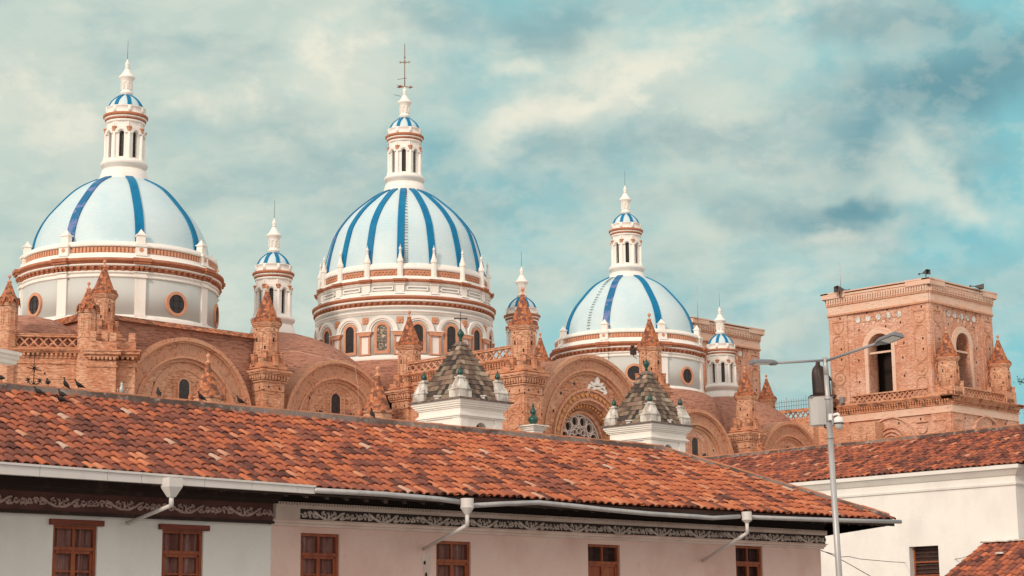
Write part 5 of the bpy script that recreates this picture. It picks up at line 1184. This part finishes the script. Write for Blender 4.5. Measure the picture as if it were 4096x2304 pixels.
# friezes
rs_ = random.Random(21)
def spiral(b, cx, cz, r, turns, a0, y, w, hand=1, n=14):
    pts = [(cx+r*(1-.78*i/n)*math.cos(a0+hand*turns*2*PI*i/n), y, cz+r*(1-.78*i/n)*math.sin(a0+hand*turns*2*PI*i/n)) for i in range(n+1)]
    b.tube(pts, w, 4, w*.7)
def leaf(b, x0, z0, x1, z1, y, w):
    mx, mz = (x0+x1)/2+(z1-z0)*.25, (z0+z1)/2-(x1-x0)*.25; b.tube([(x0, y, z0), (mx, y, mz), (x1, y, z1)], w, 4, w*.4)
def ornament(b, x0, x1, zc, h, y, unit, w):
    w *= 1.35; unit *= .72; K2 = .72
    n = max(1, round((x1-x0)/unit)); u = (x1-x0)/n; s = h/2
    for i in range(n):
        c = x0+(i+.5)*u
        for sg in (-1, 1):
            spiral(b, c+sg*.15, zc, s*.82, 1.2, PI/2 if sg > 0 else PI/2, y, w, -sg); b.tube([(c+sg*.015, y, zc-s*.9), (c+sg*.15, y, zc-s*.8), (c+sg*.29, y, zc-s*.2), (c+sg*.40, y, zc+s*.5), (c+sg*.50, y, zc+s*.7)], w, 4)
            spiral(b, c+sg*.43, zc-s*.25, s*.6, 1.1, PI, y, w*.9, sg); spiral(b, c+sg*.61, zc+s*.15, s*.62, 1.1, 0, y, w*.9, -sg); spiral(b, c+sg*.78, zc-s*.1, s*.55, 1.1, PI/2, y, w*.9, sg)
            for q in range(5): xx = c+sg*(.36+.115*q); leaf(b, xx, zc-s*.6+rs_.uniform(-.02, .02), xx+sg*.10, zc+s*rs_.uniform(.1, .8), y, w)
        b.tube([(c, y, zc-s), (c, y, zc+s*.8)], w*1.4, 4, w*.6); leaf(b, c, zc-s*.4, c-.08, zc+s*.7, y, w); leaf(b, c, zc-s*.4, c+.08, zc+s*.7, y, w)
zf0, zf1 = wz(1250, 2080, YO-.22), wz(1250, 2040, YO-.22)        # ornament band on the pink side
zc0, zc1 = wz(1250, 2104, YO-.10), wz(1250, 2080, YO-.10)
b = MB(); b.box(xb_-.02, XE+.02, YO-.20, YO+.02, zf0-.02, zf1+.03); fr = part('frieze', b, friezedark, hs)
b = MB(); ornament(b, xb_+.75, XE, (zf0+zf1)/2, (zf1-zf0)*.92, YO-.215, 2.45, .026); part('scroll_ornament', b, ornam, fr)
b = MB(); b.box(xb_-.03, xb_+.72, YO-.24, YO, zf0, zf1+.02)
b.sweep([(YO, zc0-.02), (YO-.06, zc0-.02), (YO-.08, zc0+.04), (YO-.15, zc0+.06), (YO-.16, zc0+.11), (YO-.24, zc0+.13), (YO-.26, zf0), (YO, zf0)], xb_-.06, XE+.12)
b.box(xb_-.03, XE+.05, YO-.26, YO, zf1+.02, zf1+.10)
x = xb_
while x < XE: b.box(x, x+.05, YO-.30, YO-.2, zf1+.10, zf1+.17); x += .085
b.box(xb_-.03, XE+.05, YO-.22, YO, zf1+.10, zf1+.17)
part('frieze_moulding', b, trimp, fr)
b = MB(); b.box(xb_-.03, XE+.02, YO-.19, YO-.01, zf1+.17, 6.95); part('eave_shade_strip', b, eaveshade, hs)  # added dark strip: eave shade painted over the wall top above the frieze
za, zb2 = wz(500, 2000, YO-.15), wz(500, 2042, YO-.15); zlow = wz(500, 2070, YO-.1)
b = MB(); b.box(XL, xb_-.05, YO-.13, YO, zlow+.07, za+.10); fr = part('frieze', b, friezered, hs)
b = MB(); ornament(b, XL, xb_-.06, (za+zb2)/2, abs(za-zb2)*.95, YO-.145, 2.45, .026); part('scroll_ornament', b, ornamp, fr)
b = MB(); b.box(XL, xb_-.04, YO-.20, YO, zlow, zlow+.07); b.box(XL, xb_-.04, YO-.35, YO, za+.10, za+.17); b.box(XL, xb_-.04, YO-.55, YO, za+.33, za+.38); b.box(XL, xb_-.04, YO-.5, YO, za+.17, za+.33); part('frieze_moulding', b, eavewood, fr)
# broken plaster patch and exposed pipe
q = H.hy(1700, 2215, YO); b = MB()
pr = random.Random(2)
def blob(b, cx, cz, rx, rz, y0, y1, n=14, j=.35): b.prism([(cx+rx*(1-j*pr.random())*math.cos(2*PI*i/n), cz+rz*(1-j*pr.random())*math.sin(2*PI*i/n)) for i in range(n)], y0, y1)
blob(b, q.x, q.z-.16, .16, .2, YO-.012, YO+.02); blob(b, q.x+.05, q.z-.42, .14, .3, YO-.010, YO+.02); blob(b, q.x+.12, q.z-.2, .13, .4, YO-.008, YO+.02); part('bare_plaster', b, trimp, hs)
b = MB(); blob(b, q.x-.02, q.z-.24, .05, .07, YO-.016, YO); blob(b, q.x+.03, q.z-.62, .05, .16, YO-.014, YO); part('plaster_hole', b, darkroom, hs)
# gutters and downpipes
GY = -.14
def g_(px, py, y=GY): p = H.hy(px, py, y); return Vector((p.x, y, p.z))
xa, xbq = XL, g_(1262, 1990).x
def zg(x, a, c): return a.z+(c.z-a.z)*(x-a.x)/(c.x-a.x)
a0, a1, l0_, l1_ = g_(0, 1847), g_(1262, 1942), g_(0, 1895), g_(1262, 1975)
b = MB(); sg_ = [xa, g_(160, 1900).x, g_(430, 1900).x, g_(568, 1900).x, g_(820, 1900).x, g_(1010, 1900).x, g_(1190, 1900).x, xbq]
for i in range(len(sg_)-1):
    x0_, x1_ = sg_[i], sg_[i+1]-.01; dy = .004*(i % 2)
    t0, t1, u0, u1 = zg(x0_, a0, a1), zg(x1_, a0, a1), zg(x0_, l0_, l1_), zg(x1_, l0_, l1_)
    for (p0, p1, r0, r1, y0, y1) in ((t0-.05, t1-.05, u0, u1, GY-dy, GY+.17), (t0, t1, t0-.05, t1-.05, GY-.035, GY+.19)):
        b.add([(x0_, y0, r0), (x1_, y0, r1), (x1_, y1, r1), (x0_, y1, r0), (x0_, y0, p0), (x1_, y0, p1), (x1_, y1, p1), (x0_, y1, p0)], [(0, 3, 2, 1), (4, 5, 6, 7), (0, 1, 5, 4), (1, 2, 6, 5), (2, 3, 7, 6), (3, 0, 4, 7)])
part('box_gutter', b, pvc, hs)
for pts in ([(1258, 1961), (1537, 1977), (1754, 1996), (1842, 2008)], [(1876, 2023), (2013, 2015), (2153, 2010), (2305, 2025), (2405, 2037), (2600, 2055), (2778, 2066), (2850, 2072), (2958, 2066)], [(2985, 2068), (3200, 2076), (3400, 2082), (3602, 2087)]):
    b = MB(); b.tube([g_(*p) for p in pts], .068, 10); part('round_gutter', b, galv, hs)
def downpipe(cx, top, bot, hwpx, boxh, fun, pipe, end, rnd_):
    c = g_(cx, top); hw = hwpx*mpp(top, H.w(c.x, c.y).y)*1.2; zb = g_(cx, boxh).z; zf = g_(cx, fun).z; zp = g_(cx+2, pipe).z; y = GY-.12
    b = MB()
    if rnd_: b.lathe([(hw, c.z), (hw, zb), (hw*1.08, zb-.01), (.06, zf)], 16, c=(c.x, y))
    else: b.frustum(c.x, y, hw, zb, hw, c.z); b.frustum(c.x, y, .07, zf, hw, zb)
    e = H.hy(end[0], end[1], YO-.02)
    b.tube([(c.x, y, zf+.03), (c.x, y, zp)], .055, 8); b.tube([(c.x, y, zp+.03), (e.x, YO+.0, e.z)], .05, 8)
    part('downpipe', b, pvc, hs)
downpipe(676, 1914, 0, 26, 1950, 1990, 2028, (512, 2093), False)
downpipe(1856, 1995, 0, 22, 2030, 2060, 2106, (1697, 2196), True)
downpipe(2974, 2048, 0, 17, 2079, 2093, 2136, (2812, 2244), True)

# ------------------------------------------------------------------ ridge ornaments and pigeons
def ridge_at(px, py=1540): p = H.hy(px, py, WR); return H.w(p.x, WR, ZR+.16)
o = thing('iron_cross', 'black wrought iron cross with flowers and small birds on the roof ridge', 'cross', ridge_at(134), H.rz)
b = MB(); b.tube([(0, 0, -.1), (0, 0, .42), (0, 0, .78)], .016, 5, .008); b.tube([(-.2, 0, .46), (.2, 0, .42)], .013, 5)
b.tube([(0, 0, .03), (-.1, 0, .06), (-.18, 0, .14)], .012, 4); b.tube([(0, 0, .03), (.1, 0, .06), (.18, 0, .14)], .012, 4); b.tube([(-.16, 0, .0), (.16, 0, .0)], .012, 4); part('shaft', b, iron, o)
b = MB()
for cx, cz, r_, n in ((0, .46, .12, 8), (0, .06, .1, 8)):
    for i in range(n): a = 2*PI*i/n+.2; b.tube([(cx, -.01, cz), (cx+r_*math.cos(a), -.01, cz+r_*math.sin(a))], .018, 4, .004)
for sx in (-1, 1):
    for a in (20, 60, 100, 140, 200, 260, 320): a = R(a); b.tube([(sx*.16, -.01, .15), (sx*.16+.09*math.cos(a), -.01, .15+.09*math.sin(a))], .022, 4, .005)
part('flower', b, iron, o)
o = thing('ridge_ornament', 'small whitish metal bird with thin twigs on the roof ridge', 'roof ornament', ridge_at(487, 1550), H.rz)
b = MB(); b.smooth = True; b.lathe([(.02, -.02), (.07, .08), (.085, .18), (.05, .28), (.04, .33), (.05, .37), (.01, .42)], 10); b.smooth = False; part('bird_body', b, galv, o); o.scale = (.8, .8, .8)
b = MB(); b.tube([(.02, 0, .0), (.12, 0, .08), (.2, 0, .2)], .008, 4); b.tube([(.1, 0, .07), (.24, 0, .1)], .007, 4); b.tube([(-.02, 0, .02), (-.14, 0, .06), (-.16, 0, .16)], .007, 4); [b.disc(x_, z_, .018, -.01, .01, 6) for x_, z_ in ((.2, .2), (.24, .1), (-.16, .16))]; part('twig', b, weather, o)
def make_pigeon(name='pigeon'):
    b = MB(); b.smooth = True; n = 10
    rings = [(-.175, .075, .028, .006), (-.12, .085, .034, .013), (-.07, .098, .046, .034), (-.02, .105, .056, .054), (.04, .115, .054, .058), (.085, .14, .040, .044), (.105, .175, .027, .028), (.118, .20, .026, .026), (.138, .212, .020, .021), (.155, .210, .007, .009)]
    vs = []
    for x, z, wy, wz_ in rings:
        for i in range(n): a = 2*PI*i/n; vs.append((x, wy*math.cos(a), z+wz_*math.sin(a)))
    m = len(rings); fs = [(j*n+i, j*n+(i+1) % n, (j+1)*n+(i+1) % n, (j+1)*n+i) for j in range(m-1) for i in range(n)]+[tuple(reversed(range(n))), tuple((m-1)*n+i for i in range(n))]
    b.add(vs, fs)
    body = b
    wg = MB(); wg.smooth = True
    for s in (-1, 1):
        wg.add([(.05, s*.052, .14), (.03, s*.064, .10), (-.06, s*.055, .075), (-.15, s*.018, .078), (-.10, s*.035, .11), (-.02, s*.055, .135), (-.03, s*.070, .105)], [(0, 1, 6), (1, 2, 6), (2, 3, 6), (3, 4, 6), (4, 5, 6), (5, 0, 6)])
    bk = MB(); bk.tube([(.15, 0, .211), (.178, 0, .203)], .007, 5, .002)
    lg = MB()
    for s in (-1, 1): lg.tube([(.01, s*.022, .075), (.012, s*.022, .0)], .006, 4); lg.tube([(-.01, s*.022, .003), (.035, s*.022, .003)], .005, 4)
    return body, wg, bk, lg
pb_, pw_, pk_, pl_ = make_pigeon()
pig0 = part('pigeon', pb_, feather, None); part('wing', pw_, feather, pig0); part('beak', pk_, iron, pig0); part('leg', pl_, mat('pigeon_leg', (.20, .07, .05)), pig0)
spots_ = [  # px, py, on ridge?, heading deg, pitch
 (190, 1530, 1, 70, 0, 'plump pigeon facing away on the ridge, nearest the iron cross'), (253, 1535, 1, 150, 35, 'pigeon stretching upright on the ridge between two others'),
 (313, 1540, 1, 165, 12, 'pigeon facing left on the ridge, right of the upright one'), (153, 1580, 0, 120, 5, 'pigeon sitting low on the tiles below the iron cross'),
 (247, 1578, 0, 110, 8, 'pigeon on the top tile row under the upright pigeon'), (245, 1612, 0, 175, 0, 'pigeon lowest on the tiles of the left flock'),
 (632, 1560, 1, 75, 20, 'pigeon on the ridge against the small round window'), (800, 1583, 1, 170, 18, 'dark pigeon on the ridge in front of the small tiled spire'),
 (957, 1592, 1, 160, 14, 'grey pigeon on the ridge between the spire and the turret'), (1484, 1648, 1, 80, 30, 'pigeon on the ridge at the foot of the second spire'), (2, 1535, 1, 95, 0, 'pigeon at the very left end of the ridge')]
nrmv = Vector((0, -sn, cs))
for i, (px, py, on, hd, pt, lb) in enumerate(spots_):
    o = pig0 if i == 0 else copytree(pig0, None)
    if on: p = H.hy(px, py, WR); loc = H.w(p.x, WR-.02, ZR+.19)
    else:
        r = ray(px, py+6); t = 40.
        for _ in range(60):
            q = H.loc(CAM+r*t); t += (zpl(q.x, q.y)+.12-q.z)*-1.2 if False else 0
            f = q.z-(zpl(q.x, q.y)+.12)
            t -= f*-2.2 if False else 0
            if f < 0: break
            t += .1
        q = H.loc(CAM+r*t); loc = H.w(q.x, q.y, zpl(q.x, q.y)+.12)
    o.location = loc; o.scale = (1.02,)*3; o.rotation_euler = (0, -R(pt), H.rz+R(hd)); tag(o, lb, 'pigeon', 'pigeons on the tiled roof')
# ------------------------------------------------------------------ white building on the right
cR = H.loc(at(4065, 1854, 72.5))
class F2(Frame):
    def __init__(s, O, X): s.O = Vector((O[0], O[1], 0)); s.X = X; s.Y = Vector((-X.y, X.x, 0)); s.rz = math.atan2(X.y, X.x)
RB = F2(H.w(cR.x, cR.y), -H.Y)
wb = thing('white_building', 'white plastered building with moulded cornice and steep red tile roof on the right', 'building', RB.w(0, 0), RB.rz)
zT = cR.z; zM = RB.hy(4063, 1930, 0).z
a = RB.hy(3638, 2230, 0); c = RB.hy(3755, 2230, 0); t = RB.hy(3700, 2184, 0)
YI = .42
wl_ = RB.hy(3638, 2230, YI).x; wr_ = RB.hy(3755, 2230, YI).x; wt_ = RB.hy(3700, 2184, YI).z
b = MB(); b.wall(-34, -.35, 0, zT-.3, YI, .45, [((wl_+wr_)/2, (wr_-wl_)/2, wt_-2.2, wt_, 0)]); b.add([(-.35, YI, 0), (-.35, 12, 0), (-.35, 12, zT-.3), (-.35, YI, zT-.3)], [(0, 1, 2, 3)])
part('wall', b, housew, wb)
def uz(py): return RB.hy(4063, py, 0).z
b = MB()
pr_ = [(YI+.05, uz(1935)), (YI-.07, uz(1934)), (YI-.09, uz(1926)), (YI-.03, uz(1921)), (YI-.03, uz(1897)), (YI-.10, uz(1894)), (YI-.22, uz(1882)), (YI-.30, uz(1875)), (YI-.30, uz(1871)), (YI-.40, uz(1870)), (YI-.42, uz(1856)), (YI-.30, uz(1853)), (YI+.3, uz(1852)), (YI+.3, uz(1935))]
n = len(pr_)
def off(y): return -.35-(y-YI)
vs = [(-34, y, z) for y, z in pr_]+[(off(y), y, z) for y, z in pr_]+[(off(y), 12, z) for y, z in pr_]
b.add(vs, [(i, i+n, (i+1) % n+n, (i+1) % n) for i in range(n)]+[(i+n, i+2*n, (i+1) % n+2*n, (i+1) % n+n) for i in range(n)])
part('cornice', b, housew, wb)
b = MB(); x0_, x1_ = wl_, wr_; y = YI+.36
b.box(x0_, x1_, y+.02, y+.06, wt_-2.2, wt_); part('window', b, woodlouv, wb)
w = bpy.context.scene.objects[-1] if False else None
win = [o for o in wb.children if o.name.startswith('window')][-1]
b = MB()
for i in range(13): b.box(x0_+.06, x1_-.06, y-.04, y+.015, wt_-.13-i*.16, wt_-.08-i*.16)
part('slats', b, iron, win)
b = MB(); b.box(x0_, x0_+.07, y-.06, y+.02, wt_-2.2, wt_); b.box(x0_+.07, x1_, y-.06, y+.02, wt_-.66, wt_-.60); b.box(x0_+.07, x1_, y-.06, y+.02, wt_-1.2, wt_-1.14); part('frame', b, wood, win)
# its roof
w2 = 5.6; ang = math.atan(.47)
zE = uz(1852)-.02
rz1 = RB.hy(3800, 1727, w2).z-.22; rz0 = RB.hy(2880, 1815, w2).z-.22
zRR = (rz1+rz0)/2
hY = w2-.12; L2 = math.hypot(hY, zRR-zE); c2, s2 = hY/L2, (zRR-zE)/L2
def PR(x, s, n): return (x, .12+s*c2-n*s2, zE+s*s2+n*c2)
b = MB()
r2 = random.Random(31)
def tint_r(x, s, rnd):
    u = rnd.random()
    if u < .20: return rnd.uniform(.05, .2)
    if u > .96: return rnd.uniform(.80, .9)
    return rnd.gauss(.36, .11)
tile_field(b, -26, 1.6, lambda x: .285, 14, L2, PR, lambda x, s: s < L2-.05, tint_r, gap=.38, rnd=r2)
rf = part('roof', b, rooftile, wb, 'dark red barrel tiles')
b = MB(); b.add([PR(-32, 0, -.03), PR(1.7, 0, -.03), PR(1.7, L2, -.03), PR(-32, L2, -.03), (-32, 2*w2, zE), (1.7, 2*w2, zE)], [(0, 1, 2, 3), (3, 2, 5, 4)]); part('roof_boards', b, under, rf)
b = MB(); b.add([(-.5, .3, zE-.4), (-.5, 2*w2-.2, zE-.4), (-.5, 2*w2-.2, zE), (-.5, w2, zRR-.05), (-.5, .3, zE)], [(0, 1, 2, 3, 4)]); b.add([(-30, .3, zE-.4), (-30, 2*w2-.2, zE-.4), (-30, 2*w2-.2, zE), (-30, w2, zRR-.05), (-30, .3, zE)], [(0, 1, 2, 3, 4)]); part('gable', b, housew, wb)
rb = MB(); rc = MB(); ridge_run((-26.5, w2, zRR+.02), (1.7, w2, zRR+.02), (0, 1, 0), h0=.12, nseg=70); part('ridge_mortar', rb, mortar, rf); part('ridge_cap', rc, capt, rf)
# crack in the plaster
# low neighbouring roof in the corner
pt = RB.hy(3940, 2172, YI); pt2 = RB.hy(4070, 2162, YI); zL = (pt.z+pt2.z)/2-.02
lh = thing('low_house', 'low house with weathered tile roof at the bottom right corner', 'house', RB.w(0, 0), RB.rz)
sl_ = .50; cl, sn2 = math.cos(math.atan(sl_)), math.sin(math.atan(sl_)); LL = 6.4
def PL(x, s, n): return (x, YI-LL*cl+s*cl-n*sn2, zL-LL*sn2+s*sn2+n*cl+.03*math.sin(x*1.1+s))
b = MB(); r3 = random.Random(41)
tile_field(b, pt.x+.1, pt.x+14, lambda x: .27, 14, LL, PL, lambda x, s: s < LL-.25, lambda x, s, rnd: rnd.gauss(.38, .14) if rnd.random() > .16 else rnd.uniform(.03, .2), rnd=r3)
rf = part('roof', b, rooftile, lh)
b = MB(); b.add([PL(pt.x, 0, -.03), PL(pt.x+14.2, 0, -.03), PL(pt.x+14.2, LL-.02, -.03), PL(pt.x, LL-.02, -.03), PL(pt.x, 0, -.12), PL(pt.x, LL-.02, -.12)], [(0, 1, 2, 3), (0, 3, 5, 4)]); part('roof_boards', b, under, rf)
b = MB(); b.box(pt.x+.1, pt.x+14, YI-LL*cl+.3, YI-.03, 0, zL-LL*sn2-.05); part('wall', b, housew, lh)
b = MB()
for i in range(12):
    x_ = pt.x-.05+i*.36; b.M = T(x_, YI-.14, zL-.0+.012*(i % 3))@Matrix.Rotation(R(2*(i % 3)-2), 4, 'Y'); b.box(0, .36, -.15, .12, .0, .05)
part('flashing', b, weather, lh)
b = MB(); q = RB.hy(4005, 2217, YI-1.2); z_ = PL(q.x, LL-1.4, .16); b.M = T(*z_)@Rz(.3); b.box(-.15, .15, -.1, .1, 0, .07); part('loose_brick', b, weather, lh)

# ------------------------------------------------------------------ street lamp, camera, cabinet, cables
YL = 35.
top, low = at(3300, 1430, YL), at(3357, 2304, YL)
d = (top-low)/(top.z-low.z); base = low+d*(0.15-low.z)
sn_ = Vector((0, 0, 0))
lamp = thing('street_lamp', 'tall grey steel street lamp with two arms in front of the white building', 'street lamp', base)
def Lc(p): return Vector(p)-base
b = MB(); mid = Lc(low); tp = Lc(top); qq = Lc(at(3313, 1600, YL))
b.tube([(0, 0, 0), mid, Lc(at(3317, 1690, YL))], .064, 14, .054); b.tube([Lc(at(3317, 1692, YL)), Lc(at(3304, 1490, YL))], .045, 14); b.tube([Lc(at(3305, 1500, YL)), tp], .049, 14); b.tube([(0, 0, 0), (0, 0, .05)], .22, 12)
for py in (1594, 1750): q = Lc(at(3301+(py-1430)*.0652, py, YL)); b.tube([q-Vector((0, 0, .02)), q+Vector((0, 0, .02))], .068, 12)
part('pole', b, galv, lamp)
la, lb_ = Lc(at(3300, 1441, YL)), Lc(at(3104, 1452, YL-.3)); b = MB(); b.tube([la, lb_], .024, 10); b.tube([lb_, lb_+(lb_-la).normalized()*.12], .045, 10); part('arm', b, lampgrey, lamp)
ra, rb_ = Lc(at(3303, 1444, YL)), Lc(at(3512, 1372, YL-1.4)); b = MB(); b.tube([ra, rb_], .025, 10); b.tube([rb_-(rb_-ra).normalized()*.05, rb_+(rb_-ra).normalized()*.13], .046, 10); part('arm', b, lampgrey, lamp)
def head(p0, p1, wv, th, lab):
    p0, p1 = Vector(p0), Vector(p1); d = (p1-p0); L = d.length; d.normalize(); w = Vector(wv); w = (w-d*w.dot(d)).normalized(); u = d.cross(w).normalized()
    if u.z < 0: u = -u
    b = MB(); W = .15
    def P(x, y, z): return tuple(p0+d*x+w*y+u*z)
    sec = [(0, .06, .03, .0), (.07, .10, .05, .0), (L*.3, W*.85, th, 0), (L-.03, W*.85, th, 0), (L, W*.78, th*.7, 0)]
    vs = []
    for x, hw, h, _ in sec: vs += [P(x, -hw, -.02), P(x, hw, -.02), P(x, hw, h*.45), P(x, hw*.6, h), P(x, -hw*.6, h), P(x, -hw, h*.45)]
    m = len(sec); fs = [(j*6+i, j*6+(i+1) % 6, j*6+6+(i+1) % 6, j*6+6+i) for j in range(m-1) for i in range(6)]+[tuple(range(6)), tuple((m-1)*6+i for i in reversed(range(6)))]
    b.add(vs, fs); h = part('lamp_head', b, headgrey, lamp, lab)
    b = MB(); b.add([P(L*.32, -W*.6, -.028), P(L-.06, -W*.6, -.028), P(L-.06, W*.6, -.028), P(L*.32, W*.6, -.028), P(L*.32, -W*.6, -.018), P(L-.06, -W*.6, -.018), P(L-.06, W*.6, -.018), P(L*.32, W*.6, -.018)], [(0, 1, 2, 3), (4, 7, 6, 5), (0, 4, 5, 1), (1, 5, 6, 2), (2, 6, 7, 3), (3, 7, 4, 0)])
    part('led_panel', b, camwhite, h)
head(Lc(at(3103, 1452, YL-.3)), Lc(at(3006, 1450, YL-.5)), (0, 1, 0), .055, 'flat lamp head pointing left')
head(Lc(at(3514, 1373, YL-1.4)), Lc(at(3596, 1340, YL-2.0)), (.75, -.66, 0), .06, 'flat lamp head pointing right, tilted up')
cab = thing('control_cabinet', 'pale grey sheet metal cabinet strapped behind the lamp pole', 'cabinet', at(3292, 1700, YL+.26))
b = MB(); zt_ = at(3290, 1590, YL+.26).z-at(3290, 1700, YL+.26).z; s_ = mpp(1640, YL)
pts = [(-47*s_, .05), (-20*s_, -.10), (10*s_, -.10), (44*s_, .02), (44*s_, .22), (-47*s_, .22)]
n = len(pts); b.add([(x, y, 0) for x, y in pts]+[(x, y, zt_) for x, y in pts], [tuple(reversed(range(n))), tuple(range(n, 2*n))]+[(i, (i+1) % n, (i+1) % n+n, i+n) for i in range(n)]); part('housing', b, cabgrey, cab)
b = MB(); b.box(-48*s_, 45*s_, -.02, .24, zt_, zt_+.02); part('lid', b, lampgrey, cab)
b = MB(); b.tube([(.02, -.05, .03), (.02, -.05, -.04), (.06, -.02, -.06)], .015, 6); part('cable_gland', b, iron, cab)
cc = thing('security_camera', 'white dome security camera on a bent bracket on the lamp pole', 'security camera', at(3356, 1712, YL-.15))
def Cc(px, py, dY=0.): return at(px, py, YL-.15+dY)-cc.location
b = MB(); b.tube([Cc(3318, 1672, .12), Cc(3338, 1658, .05), Cc(3352, 1655), Cc(3358, 1662), Cc(3358, 1672)], .026, 8); b.box(Cc(3316, 1690).x, Cc(3328, 1690).x, -.02, .2, Cc(3320, 1680).z, Cc(3320, 1655).z); part('bracket', b, camwhite, cc)
r = 20*s_; z0 = Cc(3356, 1693).z; z1 = Cc(3356, 1668).z
b = MB(); b.smooth = True; b.lathe([(r*.97, z0-.004), (r, z0+.03), (r*.92, z1-.02), (r*.55, z1), (.03, z1+.012)], 20); part('housing', b, camwhite, cc)
b = MB(); b.smooth = True; b.lathe([(.004, z0-.125), (r*.45, z0-.115), (r*.75, z0-.08), (r*.85, z0-.03), (r*.85, z0)], 20); part('dome_cover', b, cabgrey, cc)
b = MB(); b.lathe([(r*1.04, z0-.012), (r*1.04, z0+.008)], 20); part('trim_ring', b, iron, cc)
def cable(name, pts, lab, r=.012):
    P = [at(*p) for p in pts]; o_ = P[0]; b = MB(); b.tube([p-o_ for p in P], r, 5); o = part(name, b, iron, None); o.location = o_; return tag(o, lab, 'cable')
cable('cable', [(3284, 2203, 62), (3340, 2218, 63), (3365, 2228, 64), (3395, 2226, 65), (3440, 2236, 67), (3560, 2247, 72), (3600, 2249, 75), (3628, 2251, 78), (3632, 2258, 78), (3656, 2272, 78.2)], 'sagging dark cable from the pink house corner to the dark louvred window')
cable('cable', [(3284, 2201, 62), (3330, 2220, 61), (3400, 2258, 59), (3480, 2304, 57), (3560, 2360, 55)], 'thin cable dropping away below the pink house corner')
cable('cable', [(3757, 2275, 77.5), (3775, 2262, 77), (3800, 2240, 76), (3850, 2232, 74), (3885, 2220, 72)], 'short cable from the louvred window to the low tiled roof')

# ------------------------------------------------------------------ statue seen from behind
YS = 195.; pS = at(3284, 1588, YS)
st = thing('statue', 'dark bronze robed statue seen from behind, standing above the grey cabinet', 'statue', pS)
s_ = mpp(1520, YS)
b = MB(); b.smooth = True
rg = [(1588, 3254, 3324), (1570, 3254, 3324), (1540, 3253, 3323), (1510, 3252, 3318), (1490, 3252, 3311), (1475, 3255, 3303), (1466, 3261, 3294), (1461, 3266, 3287), (1458, 3267, 3285), (1450, 3268, 3286), (1444, 3271, 3283), (1440, 3276, 3279)]
vs = []; n = 28
for k, (py, l, r_) in enumerate(rg):
    cx = ((l+r_)/2-3284)*s_; hw = (r_-l)/2*s_; z = at(3284, py, YS).z-pS.z
    for i in range(n):
        a = 2*PI*i/n; fold = 1+(.075*math.sin(a*7+z*.35) if k < 7 else 0); vs.append((cx+hw*math.cos(a)*fold, hw*.72*math.sin(a)*fold, z))
m = len(rg); b.add(vs, [(j*n+i, j*n+(i+1) % n, (j+1)*n+(i+1) % n, (j+1)*n+i) for j in range(m-1) for i in range(n)]+[tuple(reversed(range(n))), tuple((m-1)*n+i for i in range(n))])
x_ = (3326-3284)*s_; zz = at(3284, 1522, YS).z-pS.z; b.tube([((3310-3284)*s_, -.1, zz+.5), (x_-.1, -.2, zz+.1), (x_-.05, -.4, zz)], .22, 8, .12)
part('robed_figure', b, bronze, st)
b = MB(); b.box(-46*s_, 56*s_, -1.0, 1.0, -.12, .12); part('plinth', b, bronze, st)

# ------------------------------------------------------------------ stub of a moulded gutter on the left edge, tree on the right edge
p0, p1 = at(-60, 1400, 90), at(62, 1408, 92); z0 = at(0, 1448, 91).z
d = p1-p0; L = math.hypot(d.x, d.y); b = MB(); hh = at(0, 1402, 91).z-z0
b.sweep([(0, 0), (-.1, .02), (-.14, hh*.3), (-.26, hh*.4), (-.28, hh*.65), (-.42, hh*.72), (-.44, hh), (.5, hh), (.5, 0)], -6, L); o = part('eave_moulding', b, white, None); o.location = (p0.x, p0.y, z0); o.rotation_euler = (0, 0, math.atan2(d.y, d.x)); tag(o, 'end of a white fluted eave moulding poking in at the left edge', 'eave moulding')
tr = thing('pine_tree', 'dark sparse tree branches showing behind the bell tower at the right edge', 'tree', at(4200, 1800, 225)-Vector((0, 0, at(4200, 1800, 225).z)))
zc = at(4170, 1600, 225).z; rt_ = random.Random(8)
b = MB(); b.tube([(0, 0, 0), (.2, 0, zc*.6), (0, 0, zc+3)], .45, 8, .15)
cr = MB()
for i in range(34):
    a = rt_.uniform(0, 2*PI); z = zc+rt_.uniform(-4.5, 3.5); L = rt_.uniform(1.8, 4.4); e = Vector((L*math.cos(a), L*math.sin(a), z+rt_.uniform(-.3, .7))); b.tube([(0, 0, z-.4), e*.5+Vector((0, 0, z*.5)), e], .07, 5, .02)
    for k in range(60):
        t = rt_.uniform(.35, 1.05); c = Vector((e.x*t, e.y*t, z+(e.z-z)*t))+Vector((rt_.gauss(0, .22), rt_.gauss(0, .22), rt_.gauss(0, .14))); q = rt_.uniform(.05, .12)
        v = [c+Vector((rt_.uniform(-1, 1), rt_.uniform(-1, 1), rt_.uniform(-1, 1)))*q*1.6 for _ in range(3)]; cr.add(v, [(0, 1, 2)])
part('trunk', b, bark, tr); part('crown', cr, leafm, tr)
bpy.context.view_layer.update()
